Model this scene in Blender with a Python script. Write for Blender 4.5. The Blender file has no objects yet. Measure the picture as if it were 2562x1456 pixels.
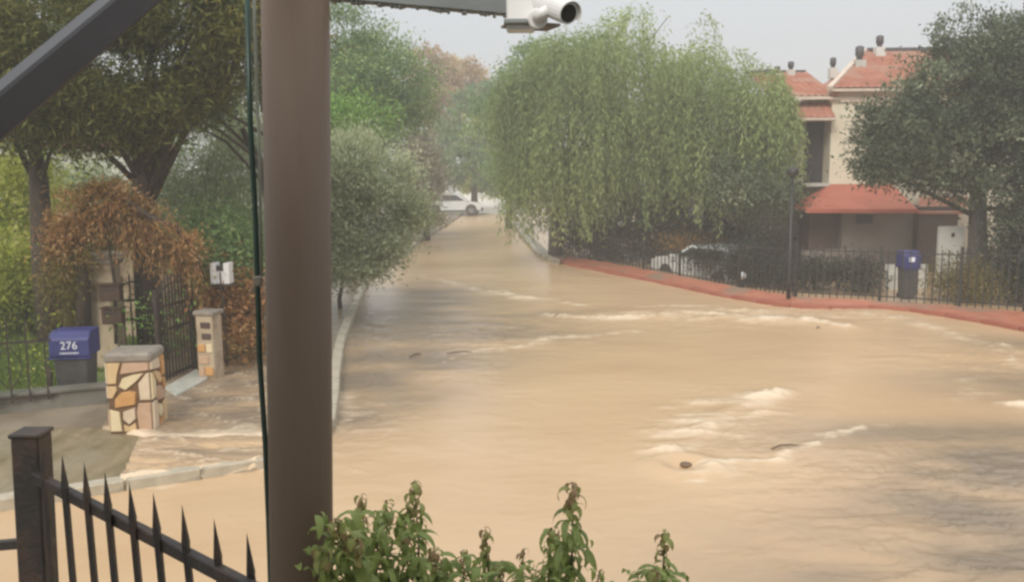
import bpy, bmesh, math, random
import numpy as np
from mathutils import Vector, Matrix, Euler
random.seed(7)
RNG = np.random.default_rng(7)
S = bpy.context.scene
COL = S.collection
R = math.radians

# ------------------------------------------------------------------ camera
IW, IH, F = 2562.0, 1456.0, 2200.0          # picture size and focal length in reference pixels
EYE = Vector((0, 0, 3.2))
cam = bpy.data.cameras.new('camera')
cam_o = bpy.data.objects.new('camera', cam)
COL.objects.link(cam_o)
cam.sensor_width = 36.0
cam.lens = 36.0 * F / IW
cam.clip_start = 0.05
cam.clip_end = 3000
PITCH, ROLL = 7.71, 0.5
CAMROT = (Matrix.Rotation(R(90 - PITCH), 3, 'X') @ Matrix.Rotation(R(-ROLL), 3, 'Z'))
cam_o.rotation_euler = CAMROT.to_euler()
cam_o.location = EYE
S.camera = cam_o

# ------------------------------------------------------------------ sky and sun
w = bpy.data.worlds.new('World')
S.world = w
w.use_nodes = True
nt = w.node_tree
nt.nodes.clear()
out = nt.nodes.new('ShaderNodeOutputWorld')
bg = nt.nodes.new('ShaderNodeBackground')
sky = nt.nodes.new('ShaderNodeTexSky')
sky.sky_type = 'NISHITA'
sky.sun_disc = False
sky.sun_elevation = R(36)
sky.sun_rotation = R(200)
sky.dust_density = 3.0
sky.air_density = 1.0
bg.inputs['Strength'].default_value = 0.06
nt.links.new(sky.outputs[0], bg.inputs['Color'])
# cloud deck: even overcast, brighter towards the zenith as real overcast is
bg2 = nt.nodes.new('ShaderNodeBackground')
tc = nt.nodes.new('ShaderNodeTexCoord')
sep = nt.nodes.new('ShaderNodeSeparateXYZ')
nt.links.new(tc.outputs['Generated'], sep.inputs[0])
mr = nt.nodes.new('ShaderNodeMapRange')
mr.inputs['From Min'].default_value = 0.0
mr.inputs['From Max'].default_value = 1.0
mr.inputs['To Min'].default_value = 0.50
mr.inputs['To Max'].default_value = 1.35
nt.links.new(sep.outputs['Z'], mr.inputs['Value'])
nz = nt.nodes.new('ShaderNodeTexNoise')
nz.inputs['Scale'].default_value = 1.6
nz.inputs['Detail'].default_value = 3
nt.links.new(tc.outputs['Generated'], nz.inputs['Vector'])
cr = nt.nodes.new('ShaderNodeMixRGB')
cr.inputs[1].default_value = (0.86, 0.93, 1.0, 1)
cr.inputs[2].default_value = (1.0, 1.0, 1.0, 1)
nt.links.new(nz.outputs['Fac'], cr.inputs[0])
nt.links.new(cr.outputs[0], bg2.inputs['Color'])
nt.links.new(mr.outputs[0], bg2.inputs['Strength'])
mx = nt.nodes.new('ShaderNodeMixShader')
mx.inputs[0].default_value = 0.85
nt.links.new(bg.outputs[0], mx.inputs[1])
nt.links.new(bg2.outputs[0], mx.inputs[2])
nt.links.new(mx.outputs[0], out.inputs[0])

sun = bpy.data.lights.new('sun', 'SUN')
sun.energy = 1.6
sun.angle = R(25)
sun.color = (1.0, 0.93, 0.82)
sun_o = bpy.data.objects.new('sun', sun)
COL.objects.link(sun_o)
az = R(200)
el = R(36)
sdir = Vector((math.sin(az) * math.cos(el), math.cos(az) * math.cos(el), math.sin(el)))
sun_o.rotation_euler = sdir.to_track_quat('Z', 'Y').to_euler()

S.view_settings.view_transform = 'Standard'
S.view_settings.look = 'None'
S.view_settings.exposure = 0.36
S.view_settings.gamma = 1.0
S.view_settings.use_curve_mapping = False
S.render.engine = 'CYCLES'
S.cycles.use_denoising = True
S.cycles.max_bounces = 10
S.cycles.diffuse_bounces = 6
S.cycles.transmission_bounces = 6
S.cycles.volume_bounces = 1
S.cycles.transparent_max_bounces = 4
S.cycles.filter_width = 2.7
S.render.filter_size = 2.3

# ------------------------------------------------------------------ helpers
def ray(px, py):
    v = Vector(((px - IW / 2) / F, (IH / 2 - py) / F, -1.0))
    return CAMROT @ v

def G(px, py, z=0.0):
    d = ray(px, py)
    t = (z - EYE.z) / d.z
    return EYE + d * t

def P(px, py, y):
    d = ray(px, py)
    return EYE + d * (y / d.y)

def tag(o, label=None, cat=None, group=None, kind=None):
    if label: o['label'] = label
    if cat: o['category'] = cat
    if group: o['group'] = group
    if kind: o['kind'] = kind
    return o

def empty(name, loc=(0, 0, 0), label=None, cat=None, group=None, rz=0.0):
    o = bpy.data.objects.new(name, None)
    o.empty_display_size = 0.2
    COL.objects.link(o)
    o.location = loc
    o.rotation_euler = (0, 0, rz)
    return tag(o, label, cat, group)

def link_mesh(name, me, parent=None, mat=None):
    if mat is not None and not me.materials:
        me.materials.append(mat)
    o = bpy.data.objects.new(name, me)
    COL.objects.link(o)
    if parent is not None:
        o.parent = parent
    return o

def np_mesh(name, verts, faces, mat=None, parent=None, attrs=None, smooth=False):
    """verts (N,3); faces (M,k) all same k"""
    me = bpy.data.meshes.new(name)
    verts = np.ascontiguousarray(verts, dtype=np.float32)
    faces = np.ascontiguousarray(faces, dtype=np.int32)
    M, k = faces.shape
    me.vertices.add(len(verts))
    me.vertices.foreach_set('co', verts.ravel())
    me.loops.add(M * k)
    me.loops.foreach_set('vertex_index', faces.ravel())
    me.polygons.add(M)
    me.polygons.foreach_set('loop_start', np.arange(0, M * k, k, dtype=np.int32))
    try:
        me.polygons.foreach_set('loop_total', np.full(M, k, dtype=np.int32))
    except Exception:
        pass
    if smooth:
        me.polygons.foreach_set('use_smooth', np.ones(M, dtype=bool))
    if attrs:
        for an, (dom, data) in attrs.items():
            a = me.attributes.new(an, 'FLOAT', dom)
            a.data.foreach_set('value', np.ascontiguousarray(data, dtype=np.float32))
    me.update(calc_edges=True)
    me.validate()
    return link_mesh(name, me, parent, mat)

class MB:
    """collects simple solids and links them as one mesh"""
    def __init__(s):
        s.v = []; s.f = []
    def add(s, vs, fs):
        b = len(s.v)
        s.v += [tuple(x) for x in vs]
        s.f += [tuple(b + i for i in f) for f in fs]
        return s
    def box(s, c, size, rot=None):
        hx, hy, hz = size[0] / 2, size[1] / 2, size[2] / 2
        vs = [Vector((x, y, z)) for x in (-hx, hx) for y in (-hy, hy) for z in (-hz, hz)]
        if rot is not None: vs = [rot @ v for v in vs]
        vs = [v + Vector(c) for v in vs]
        return s.add(vs, [(0, 1, 3, 2), (4, 6, 7, 5), (0, 4, 5, 1), (2, 3, 7, 6), (0, 2, 6, 4), (1, 5, 7, 3)])
    def bar(s, a, b, wd, ht=None, up=(0, 0, 1)):
        a = Vector(a); b = Vector(b); d = b - a
        L = d.length
        if ht is None: ht = wd
        z = d.normalized(); u = Vector(up)
        if abs(z.dot(u)) > .98: u = Vector((0, 1, 0))
        x = z.cross(u).normalized(); y = x.cross(z).normalized()
        vs = []
        for p in (a, b):
            for sx, sy in ((-1, -1), (1, -1), (1, 1), (-1, 1)):
                vs.append(p + x * sx * wd / 2 + y * sy * ht / 2)
        return s.add(vs, [(3, 2, 1, 0), (4, 5, 6, 7), (0, 1, 5, 4), (1, 2, 6, 5), (2, 3, 7, 6), (3, 0, 4, 7)])
    def tube(s, pts, rad, n=8, cap=True):
        pts = [Vector(p) for p in pts]
        if not hasattr(rad, '__len__'): rad = [rad] * len(pts)
        vs = []; fs = []
        pu = Vector((0.13, 0.97, 0.2))
        for i, p in enumerate(pts):
            d = (pts[min(i + 1, len(pts) - 1)] - pts[max(i - 1, 0)]).normalized()
            x = d.cross(pu)
            if x.length < .05: x = d.cross(Vector((1, 0, 0)))
            x.normalize(); y = d.cross(x).normalized()
            for k in range(n):
                a = 2 * math.pi * k / n
                vs.append(p + (x * math.cos(a) + y * math.sin(a)) * rad[i])
        for i in range(len(pts) - 1):
            for k in range(n):
                k2 = (k + 1) % n
                fs.append((i * n + k, i * n + k2, (i + 1) * n + k2, (i + 1) * n + k))
        if cap:
            fs.append(tuple(range(n - 1, -1, -1)))
            fs.append(tuple((len(pts) - 1) * n + k for k in range(n)))
        return s.add(vs, fs)
    def prism(s, poly, z0, z1):
        n = len(poly)
        vs = [(p[0], p[1], z0) for p in poly] + [(p[0], p[1], z1) for p in poly]
        fs = [tuple(range(n - 1, -1, -1)), tuple(range(n, 2 * n))]
        for i in range(n):
            j = (i + 1) % n
            fs.append((i, j, n + j, n + i))
        return s.add(vs, fs)
    def mesh(s, name, mat=None, bevel=0.0, smooth=False):
        me = bpy.data.meshes.new(name)
        me.from_pydata(s.v, [], s.f)
        me.update()
        bm = bmesh.new(); bm.from_mesh(me)
        bmesh.ops.recalc_face_normals(bm, faces=bm.faces)
        if bevel > 0:
            bmesh.ops.bevel(bm, geom=list(bm.edges), offset=bevel, segments=1, affect='EDGES', clamp_overlap=True)
        bm.to_mesh(me); bm.free()
        if smooth:
            for p in me.polygons: p.use_smooth = True
        if mat: me.materials.append(mat)
        return me
    def build(s, name, mat=None, parent=None, bevel=0.0, smooth=False):
        return link_mesh(name, s.mesh(name, mat, bevel, smooth), parent)

# ------------------------------------------------------------------ materials
def new_mat(name):
    m = bpy.data.materials.new(name)
    m.use_nodes = True
    n = m.node_tree
    b = n.nodes['Principled BSDF']
    return m, n, b

def mat_noise(name, c1, c2, scale=6.0, rough=0.7, bump=0.2, detail=6, metallic=0.0, bscale=None, stretch=(1, 1, 1), c3=None, sc3=1.2, coat=0.0):
    m, n, b = new_mat(name)
    tc = n.nodes.new('ShaderNodeTexCoord')
    mp = n.nodes.new('ShaderNodeMapping')
    mp.inputs['Scale'].default_value = stretch
    n.links.new(tc.outputs['Object'], mp.inputs[0])
    t = n.nodes.new('ShaderNodeTexNoise')
    t.inputs['Scale'].default_value = scale
    t.inputs['Detail'].default_value = detail
    t.inputs['Roughness'].default_value = 0.6
    n.links.new(mp.outputs[0], t.inputs['Vector'])
    r = n.nodes.new('ShaderNodeValToRGB')
    r.color_ramp.elements[0].position = 0.35
    r.color_ramp.elements[1].position = 0.65
    r.color_ramp.elements[0].color = (*c1, 1)
    r.color_ramp.elements[1].color = (*c2, 1)
    n.links.new(t.outputs['Fac'], r.inputs[0])
    colout = r.outputs[0]
    if c3:
        t3 = n.nodes.new('ShaderNodeTexNoise')
        t3.inputs['Scale'].default_value = sc3
        t3.inputs['Detail'].default_value = 4
        n.links.new(tc.outputs['Object'], t3.inputs['Vector'])
        r3 = n.nodes.new('ShaderNodeValToRGB')
        r3.color_ramp.elements[0].position = 0.48
        r3.color_ramp.elements[1].position = 0.62
        n.links.new(t3.outputs['Fac'], r3.inputs[0])
        mm = n.nodes.new('ShaderNodeMixRGB')
        n.links.new(r3.outputs[0], mm.inputs[0])
        n.links.new(colout, mm.inputs[1])
        mm.inputs[2].default_value = (*c3, 1)
        colout = mm.outputs[0]
    n.links.new(colout, b.inputs['Base Color'])
    b.inputs['Roughness'].default_value = rough
    b.inputs['Metallic'].default_value = metallic
    if coat: b.inputs['Coat Weight'].default_value = coat
    if bump > 0:
        t2 = n.nodes.new('ShaderNodeTexNoise')
        t2.inputs['Scale'].default_value = bscale or scale * 5
        t2.inputs['Detail'].default_value = 5
        n.links.new(mp.outputs[0], t2.inputs['Vector'])
        bp = n.nodes.new('ShaderNodeBump')
        bp.inputs['Strength'].default_value = bump
        bp.inputs['Distance'].default_value = 0.02
        n.links.new(t2.outputs['Fac'], bp.inputs['Height'])
        n.links.new(bp.outputs[0], b.inputs['Normal'])
    return m

def mat_leaf(name, dark, light, accent=None, trans=0.3, rough=0.55):
    """leaf material; 'tint' runs 0..1 between the kinds of leaf on the plant"""
    m, n, b = new_mat(name)
    at = n.nodes.new('ShaderNodeAttribute')
    at.attribute_name = 'tint'
    r = n.nodes.new('ShaderNodeValToRGB')
    r.color_ramp.elements[0].position = 0.0
    r.color_ramp.elements[0].color = (*dark, 1)
    r.color_ramp.elements[1].position = 0.8 if accent else 1.0
    r.color_ramp.elements[1].color = (*light, 1)
    if accent:
        e = r.color_ramp.elements.new(1.0)
        e.color = (*accent, 1)
    n.links.new(at.outputs['Fac'], r.inputs[0])
    n.links.new(r.outputs[0], b.inputs['Base Color'])
    b.inputs['Roughness'].default_value = rough
    b.inputs['Specular IOR Level'].default_value = 0.3
    tr = n.nodes.new('ShaderNodeBsdfTranslucent')
    n.links.new(r.outputs[0], tr.inputs['Color'])
    ms = n.nodes.new('ShaderNodeMixShader')
    ms.inputs[0].default_value = trans
    n.links.new(b.outputs[0], ms.inputs[1])
    n.links.new(tr.outputs[0], ms.inputs[2])
    n.links.new(ms.outputs[0], n.nodes['Material Output'].inputs['Surface'])
    return m

M = {}
M['post'] = mat_noise('brown_painted_metal', (.125, .08, .05), (.15, .1, .066), 4, .58, .15, stretch=(1, 1, .12), bscale=40)
M['iron'] = mat_noise('dark_iron', (.022, .017, .013), (.04, .03, .024), 12, .5, .25, c3=(.06, .035, .022), sc3=9)
M['ironfar'] = mat_noise('black_iron', (.018, .018, .016), (.035, .033, .03), 12, .5, .1)
M['rafter'] = mat_noise('grey_brown_paint', (.055, .046, .046), (.07, .06, .06), 4, .4, .05)
M['beam'] = mat_noise('dark_grey_beam', (.2, .215, .21), (.25, .265, .26), 5, .6, .1)
M['white_plastic'] = mat_noise('white_plastic', (.72, .71, .69), (.8, .79, .78), 5, .35, .02)
M['lens'] = mat_noise('camera_glass', (.02, .02, .02), (.04, .04, .04), 5, .12, 0)
M['dkgreen'] = mat_noise('dark_green_plastic', (.015, .04, .028), (.022, .055, .038), 6, .4, .05)
M['cord'] = mat_noise('pale_cord', (.35, .36, .3), (.45, .46, .38), 20, .6, .1)
M['concrete'] = mat_noise('wet_concrete', (.17, .155, .13), (.25, .23, .19), 3, .6, .4, c3=(.12, .115, .085), sc3=1.5)
M['kerb'] = mat_noise('kerb_stone', (.4, .35, .26), (.54, .48, .37), 4, .6, .4, c3=(.2, .18, .14), sc3=2.5)
M['redpave'] = mat_noise('red_paving', (.42, .14, .08), (.52, .2, .12), 2.5, .4, .25, c3=(.3, .2, .14), sc3=0.8)
M['pave'] = mat_noise('wet_pavement', (.19, .145, .10), (.27, .21, .145), 2.2, .35, .3, c3=(.3, .24, .17), sc3=0.9)
M['verge'] = mat_noise('muddy_verge', (.17, .135, .065), (.29, .225, .135), 3.0, .5, .8, stretch=(1.8, .35, 1), bscale=9, c3=(.27, .22, .14), sc3=1.1)
M['soil'] = mat_noise('soil', (.07, .06, .035), (.12, .10, .06), 1.5, .9, .5)
M['lawnbase'] = mat_noise('lawn_soil', (.11, .15, .035), (.17, .22, .06), 1.2, .9, .5)
M['road'] = mat_noise('asphalt', (.04, .04, .04), (.06, .06, .058), 8, .7, .3)
M['bark'] = mat_noise('bark', (.05, .035, .025), (.095, .07, .05), 5, .85, .9, stretch=(3, 3, .6), bscale=14)
M['barkgrey'] = mat_noise('grey_bark', (.07, .065, .055), (.12, .11, .09), 5, .85, .7, stretch=(3, 3, .6), bscale=14)
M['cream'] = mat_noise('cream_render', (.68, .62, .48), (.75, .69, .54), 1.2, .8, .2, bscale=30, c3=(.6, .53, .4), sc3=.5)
M['greyrender'] = mat_noise('taupe_render', (.19, .165, .145), (.235, .2, .175), 1.2, .85, .2, bscale=30)  # grey-brown render of the porch and low walls
M['rooftile'] = mat_noise('roof_tile', (.36, .13, .085), (.47, .2, .13), 2.2, .7, .3, c3=(.42, .24, .17), sc3=1.2)
M['awning'] = mat_noise('red_roof_sheet', (.42, .115, .07), (.5, .155, .10), 1.5, .6, .15)
M['trim'] = mat_noise('pale_trim', (.58, .47, .38), (.66, .55, .45), 3, .7, .1)
M['whitewall'] = mat_noise('white_wall', (.55, .54, .5), (.64, .63, .59), 1.5, .75, .15, c3=(.47, .46, .41), sc3=1)
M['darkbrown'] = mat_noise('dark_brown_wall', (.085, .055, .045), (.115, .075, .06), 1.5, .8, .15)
M['darkwin'] = mat_noise('dark_opening', (.03, .027, .03), (.045, .04, .045), 1.5, .35, 0)
M['metalgrey'] = mat_noise('grey_cowl', (.06, .055, .06), (.1, .09, .095), 5, .5, .1)
M['binbody'] = mat_noise('grey_bin', (.055, .053, .05), (.085, .08, .075), 5, .6, .1)
M['binlid'] = mat_noise('blue_bin', (.028, .033, .13), (.045, .05, .19), 5, .5, .05)
M['ink'] = mat_noise('white_print', (.75, .75, .8), (.8, .8, .85), 5, .6, 0)
M['box'] = mat_noise('brown_letterbox', (.05, .025, .012), (.075, .038, .02), 8, .5, .1)
M['pier'] = mat_noise('tan_render', (.42, .33, .22), (.55, .45, .32), 3, .8, .4, c3=(.3, .22, .14), sc3=3)
M['cap'] = mat_noise('grey_stone_cap', (.2, .17, .14), (.3, .26, .21), 5, .7, .4)
M['mortar'] = mat_noise('brown_mortar', (.13, .075, .035), (.18, .10, .05), 10, .9, .5)
STONES = [((.66, .53, .32), (.72, .6, .38)), ((.58, .4, .2), (.66, .47, .25)), ((.52, .27, .09), (.6, .33, .13)),
          ((.46, .3, .19), (.54, .36, .24)), ((.6, .47, .33), (.68, .55, .4))]
SM = [mat_noise('cladding_stone', a, b, 7, .7, .3) for a, b in STONES]
M['slab'] = mat_noise('pale_marble', (.42, .42, .36), (.56, .55, .48), 6, .4, .3)
M['paint'] = mat_noise('white_car_paint', (.62, .63, .62), (.68, .69, .68), 1, .25, 0, coat=.5)
M['glass'] = mat_noise('tinted_glass', (.02, .022, .024), (.035, .035, .04), 1, .08, 0)
M['rubber'] = mat_noise('rubber', (.02, .02, .02), (.035, .033, .03), 10, .8, .1)
M['rim'] = mat_noise('wheel_rim', (.2, .2, .2), (.3, .3, .3), 10, .4, 0, metallic=.6)
M['dkplastic'] = mat_noise('dark_plastic', (.03, .03, .03), (.05, .05, .045), 10, .6, 0)
M['redlight'] = mat_noise('red_lens', (.25, .02, .015), (.3, .03, .02), 10, .2, 0)
M['debris'] = mat_noise('wet_driftwood', (.12, .08, .05), (.2, .14, .09), 10, .7, .5)
M['foamy'] = mat_noise('foam', (.62, .5, .36), (.74, .62, .48), 10, .6, .8)
M['shadesheet'] = mat_noise('shade_sheet', (.2, .19, .18), (.25, .24, .22), 3, .6, .1)

L_ = {}
L_['pine'] = mat_leaf('olive_needles', (.075, .09, .02), (.22, .225, .055), (.30, .24, .07), .35)
L_['pine2'] = mat_leaf('blue_green_needles', (0.058, 0.098, 0.058), (0.117, 0.169, 0.098), None, .25)
L_['yellow'] = mat_leaf('yellow_green_leaf', (.2, .27, .03), (.58, .6, .1), (.65, .62, .22), .4)
L_['olive'] = mat_leaf('grey_green_leaf', (.24, .28, .15), (.52, .57, .33), (.66, .68, .47), .45)
L_['bright'] = mat_leaf('fresh_green_leaf', (0.103, 0.218, 0.046), (0.287, 0.483, 0.103), (0.483, 0.598, 0.207), .4)
L_['mid'] = mat_leaf('mid_green_leaf', (0.108, 0.189, 0.074), (0.257, 0.378, 0.135), (0.459, 0.513, 0.216), .35)
L_['autumn'] = mat_leaf('autumn_leaf', (0.336, 0.240, 0.120), (0.660, 0.456, 0.276), (0.750, 0.696, 0.456), .4)
L_['willow'] = mat_leaf('willow_leaf', (.17, .225, .08), (.37, .45, .175), (.54, .61, .27), .42)
L_['broad'] = mat_leaf('dusky_green_leaf', (.055, .075, .04), (.17, .205, .115), (.32, .35, .22), .25, .6)
L_['greybrown'] = mat_leaf('grey_brown_leaf', (0.210, 0.195, 0.135), (0.405, 0.375, 0.270), (0.570, 0.525, 0.405), .3)
L_['dark'] = mat_leaf('dark_hedge_leaf', (.022, .028, .018), (.05, .06, .035), (.09, .1, .06), .15)
L_['rust'] = mat_leaf('rust_leaf', (.2, .15, .04), (.55, .27, .11), (.75, .5, .25), .4)
L_['oliverust'] = mat_leaf('olive_brown_leaf', (.13, .11, .03), (.30, .24, .07), (.48, .33, .13), .35)
L_['shrub'] = mat_leaf('glossy_shrub_leaf', (.14, .19, .045), (.38, .44, .13), (.4, .27, .14), .35, .4)
L_['grass'] = mat_leaf('grass_blade', (.10, .16, .025), (.24, .31, .07), None, .3)

# ------------------------------------------------------------------ noise
_tab = RNG.random((256, 256)).astype(np.float32)
def vnoise(x, y):
    xi = np.floor(x).astype(int); yi = np.floor(y).astype(int)
    fx = x - xi; fy = y - yi
    fx = fx * fx * (3 - 2 * fx); fy = fy * fy * (3 - 2 * fy)
    a = _tab[xi & 255, yi & 255]; b = _tab[(xi + 1) & 255, yi & 255]
    c = _tab[xi & 255, (yi + 1) & 255]; d = _tab[(xi + 1) & 255, (yi + 1) & 255]
    return (a * (1 - fx) + b * fx) * (1 - fy) + (c * (1 - fx) + d * fx) * fy - .5
def fbm(x, y, o=4, g=.5):
    s = 0; a = 1
    for i in range(o):
        s = s + a * vnoise(x + 17.3 * i, y + 9.1 * i)
        x = x * 2.03; y = y * 2.03; a *= g
    return s

# ------------------------------------------------------------------ ground
def poly_px(pts, z):
    return [G(a, b, z)[:2] for a, b in pts]

g = MB().prism([(-400, -40), (400, -40), (400, 900), (-400, 900)], -.9, -.62).build('ground', M['soil'])
tag(g, 'wet dark soil under the gardens', kind='structure')
rd = MB().prism([(-14, 4), (16, 4), (16, 160), (-14, 160)], -.22, -.12).build('road', M['road'])
tag(rd, 'asphalt road under the flood water', kind='structure')

ap = MB().prism([G(1150, 536)[:2], G(1290, 536)[:2], (5, 150), (-12, 150)], -.3, .075)
M['apron'] = mat_noise('pale_road', (.62, .56, .46), (.72, .66, .56), .8, .5, .1)
tag(ap.build('road', M['apron']), 'pale road surface at the far end of the street', kind='structure')  # pale slab laid over the road at the far end

# the line of the left kerb (from far to near, then round the corner to the left)
LK = [(1188, 512), (1130, 556), (1040, 610), (960, 662), (915, 702), (880, 780), (852, 850), (838, 930), (832, 1000), (822, 1060), (770, 1118), (668, 1158), (520, 1178), (400, 1193), (220, 1226), (0, 1257), (-200, 1288)]
LKw = [G(a, b, .06) for a, b in LK]
# the line of the right pavement edge
RK = [(1268, 512), (1277, 545), (1310, 590), (1348, 634), (1400, 655), (1500, 677), (1650, 705), (1800, 736), (1950, 762), (2050, 768), (2150, 762), (2300, 772), (2400, 790), (2562, 825), (2760, 870)]
RKw = [G(a, b, .10) for a, b in RK]
RB = [(1283, 512), (1296, 545), (1330, 590), (1372, 630), (1420, 638), (1500, 652), (1700, 690), (1850, 719), (2000, 742), (2200, 752), (2400, 765), (2562, 779), (2760, 800)]
RBw = [G(a, b, .12) for a, b in RB]

# left slab (gardens side): everything left of the kerb line beyond the verge
def ribbon(name, la, lb, za, zb, thick, mat, parent=None, sub=6, rough=0.0):
    """solid strip between two polylines (same count)"""
    vs = []; fs = []
    n = len(la)
    for i in range(n):
        for j in range(sub + 1):
            t = j / sub
            p = Vector(la[i]) * (1 - t) + Vector(lb[i]) * t
            vs.append((p.x, p.y, za * (1 - t) + zb * t + (random.uniform(-rough, rough))))
    for i in range(n - 1):
        for j in range(sub):
            a = i * (sub + 1) + j
            fs.append((a, a + 1, a + sub + 2, a + sub + 1))
    m = MB(); m.add(vs, fs)
    base = len(vs)
    edge = [i * (sub + 1) for i in range(n)] + [(n - 1) * (sub + 1) + j for j in range(1, sub + 1)] + [i * (sub + 1) + sub for i in range(n - 2, -1, -1)] + [j for j in range(sub - 1, 0, -1)]
    low = [(vs[e][0], vs[e][1], min(za, zb) - thick) for e in edge]
    m.v += low
    k = len(edge)
    for i in range(k):
        j = (i + 1) % k
        m.f.append((edge[i], edge[j], base + j, base + i))
    return m.build(name, mat, parent)

def resample(pts, n):
    pts = [Vector((p[0], p[1], 0)) for p in pts]
    d = [0]
    for a, b in zip(pts, pts[1:]): d.append(d[-1] + (b - a).length)
    res = []
    for i in range(n):
        t = d[-1] * i / (n - 1)
        k = max(0, min(len(pts) - 2, int(np.searchsorted(d, t, side='right')) - 1))
        u = (t - d[k]) / max(1e-6, d[k + 1] - d[k])
        res.append(pts[k] * (1 - u) + pts[k + 1] * u)
    return res

# left pavement: big slab left of kerb
left_poly = [tuple(p[:2]) for p in LKw[:12]] + [G(660, 1090, .12)[:2], G(520, 1093, .12)[:2], G(400, 1093, .12)[:2], G(290, 1066, .12)[:2], G(0, 1076, .12)[:2], G(-300, 1100, .12)[:2], (-60, 9), (-60, 120), (-8, 120)]
lp = MB().prism(left_poly, -.6, .12).build('pavement', M['pave'])
tag(lp, 'muddy pavement and driveway on the left side of the street', kind='structure')
# verge between the pavement and the kerb of the corner
va = [G(a, b, .115) for a, b in ((-300, 1101), (0, 1077), (150, 1071), (290, 1067), (400, 1094), (520, 1094), (660, 1091), (730, 1085))]
vb = [G(a, b, .07) for a, b in ((-300, 1296), (0, 1240), (150, 1221), (290, 1196), (400, 1177), (520, 1162), (660, 1143), (730, 1112))]
ve = ribbon('verge', resample(va, 40), resample(vb, 40), .113, .075, .5, M['verge'], sub=14, rough=.006)
tag(ve, 'muddy mossy verge sloping to the kerb at the left corner', kind='structure')

# lawn behind the left fence
lawn_poly = [G(-300, 1062, .2)[:2], G(0, 1010, .2)[:2], G(180, 985, .2)[:2], (G(180, 985, .2)[0] + .3, 18.0), (-8, 26), (-10, 45), (-60, 60), (-60, 10)]
lw = MB().prism(lawn_poly, -.3, .135).build('lawn', M['lawnbase'])
tag(lw, 'bright green lawn behind the left garden fence', kind='structure')

# right pavement, red
def kpt(line, y):
    return line
ra = [Vector(p) for p in RKw[3:]]
rb = [Vector(p) for p in RBw[3:]]
rs = ribbon('pavement', resample(ra, 60), resample(rb, 60), -.05, .12, .5, M['redpave'], sub=8, rough=.012)
tag(rs, 'red paved pavement along the far side of the flooded street', kind='structure')
ra2 = [Vector(p) for p in RKw[:5]]; rb2 = [Vector(p) for p in RBw[:5]]
rs2 = ribbon('pavement', resample(ra2, 30), resample(rb2, 30), .07, .12, .5, M['pave'], sub=4, rough=.01)
tag(rs2, 'tan pavement beside the far end of the street', kind='structure')
gp = [tuple(p[:2]) for p in RBw] + [(40, 20), (40, 130), (6, 130)]
gs = MB().prism(gp, -.6, -.02).build('garden_ground', M['soil'])
tag(gs, 'dark garden soil behind the right fence', kind='structure')

# ------------------------------------------------------------------ kerb stones
kerb = empty('kerb', (0, 0, 0)); tag(kerb, 'pale kerb stones along the left edge of the road', kind='structure')
def run_stones(parent, line, mat, L=.8, wd=.16, top=.13, gap=.02, h=.3, jitter=.01, start=0.0, name='kerb_stone'):
    pts = [Vector((p[0], p[1], 0)) for p in line]
    d = [0]
    for a, b in zip(pts, pts[1:]): d.append(d[-1] + (b - a).length)
    def at(t):
        k = max(0, min(len(pts) - 2, int(np.searchsorted(d, t, side='right')) - 1))
        u = (t - d[k]) / max(1e-6, d[k + 1] - d[k])
        return pts[k] * (1 - u) + pts[k + 1] * u
    me = MB().box((0, 0, 0), (L - gap, wd, h)).mesh(name, mat, bevel=.015)
    t = start
    while t + L < d[-1]:
        a, b = at(t), at(t + L)
        c = (a + b) / 2
        o = link_mesh(name, me, parent)
        o.location = (c.x, c.y, top - h / 2 + random.uniform(-jitter, jitter))
        o.rotation_euler = (random.uniform(-.02, .02), random.uniform(-.01, .01), math.atan2(b.y - a.y, b.x - a.x) + random.uniform(-.015, .015))
        t += L
run_stones(kerb, LKw[2:], M['kerb'], L=.75, wd=.17, top=.135)
kerb2 = empty('kerb', (0, 0, 0)); tag(kerb2, 'tan kerb stones along the far right edge of the street', kind='structure')
run_stones(kerb2, [Vector(p) for p in RKw[:5]], M['kerb'], L=1.0, wd=.2, top=.17)

M['redkerb'] = mat_noise('brick_red_kerb', (.3, .085, .05), (.4, .13, .08), 3, .5, .4, c3=(.26, .13, .08), sc3=1.5)
kerb3 = empty('kerb', (0, 0, 0)); tag(kerb3, 'brick red kerb stones half drowned along the right pavement', kind='structure')
run_stones(kerb3, [Vector(p) * .35 + Vector(q) * .65 if 0 else Vector(p).lerp(Vector(q), .22) for p, q in zip(resample(ra, 60), resample(rb, 60))], M['redkerb'], L=.9, wd=.16, top=.085, jitter=.02)

# ------------------------------------------------------------------ water
def seg_dist(X, Y, line, taper=True):
    """distance to a polyline given as [(x,y,width)]; returns distance/width (min)"""
    best = np.full(X.shape, 1e3, dtype=np.float32)
    for (x0, y0, w0), (x1, y1, w1) in zip(line, line[1:]):
        dx, dy = x1 - x0, y1 - y0
        L2 = dx * dx + dy * dy + 1e-9
        t = np.clip(((X - x0) * dx + (Y - y0) * dy) / L2, 0, 1)
        d = np.hypot(X - (x0 + t * dx), Y - (y0 + t * dy)) / (w0 + (w1 - w0) * t)
        best = np.minimum(best, d)
    return best

def foamline(pts):
    """pts: (px, py, half width in metres)"""
    r = []
    for a, b, wd in pts:
        p = G(a, b); r.append((p.x, p.y, wd))
    return r

NA, NR = 620, 560
az0, az1 = R(-38), R(38)
aa = np.linspace(az0, az1, NA)
rr = 5.2 * (150 / 5.2) ** np.linspace(0, 1, NR)
A, RR = np.meshgrid(aa, rr)
X = (RR * np.sin(A)).astype(np.float32); Y = (RR * np.cos(A)).astype(np.float32)

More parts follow.
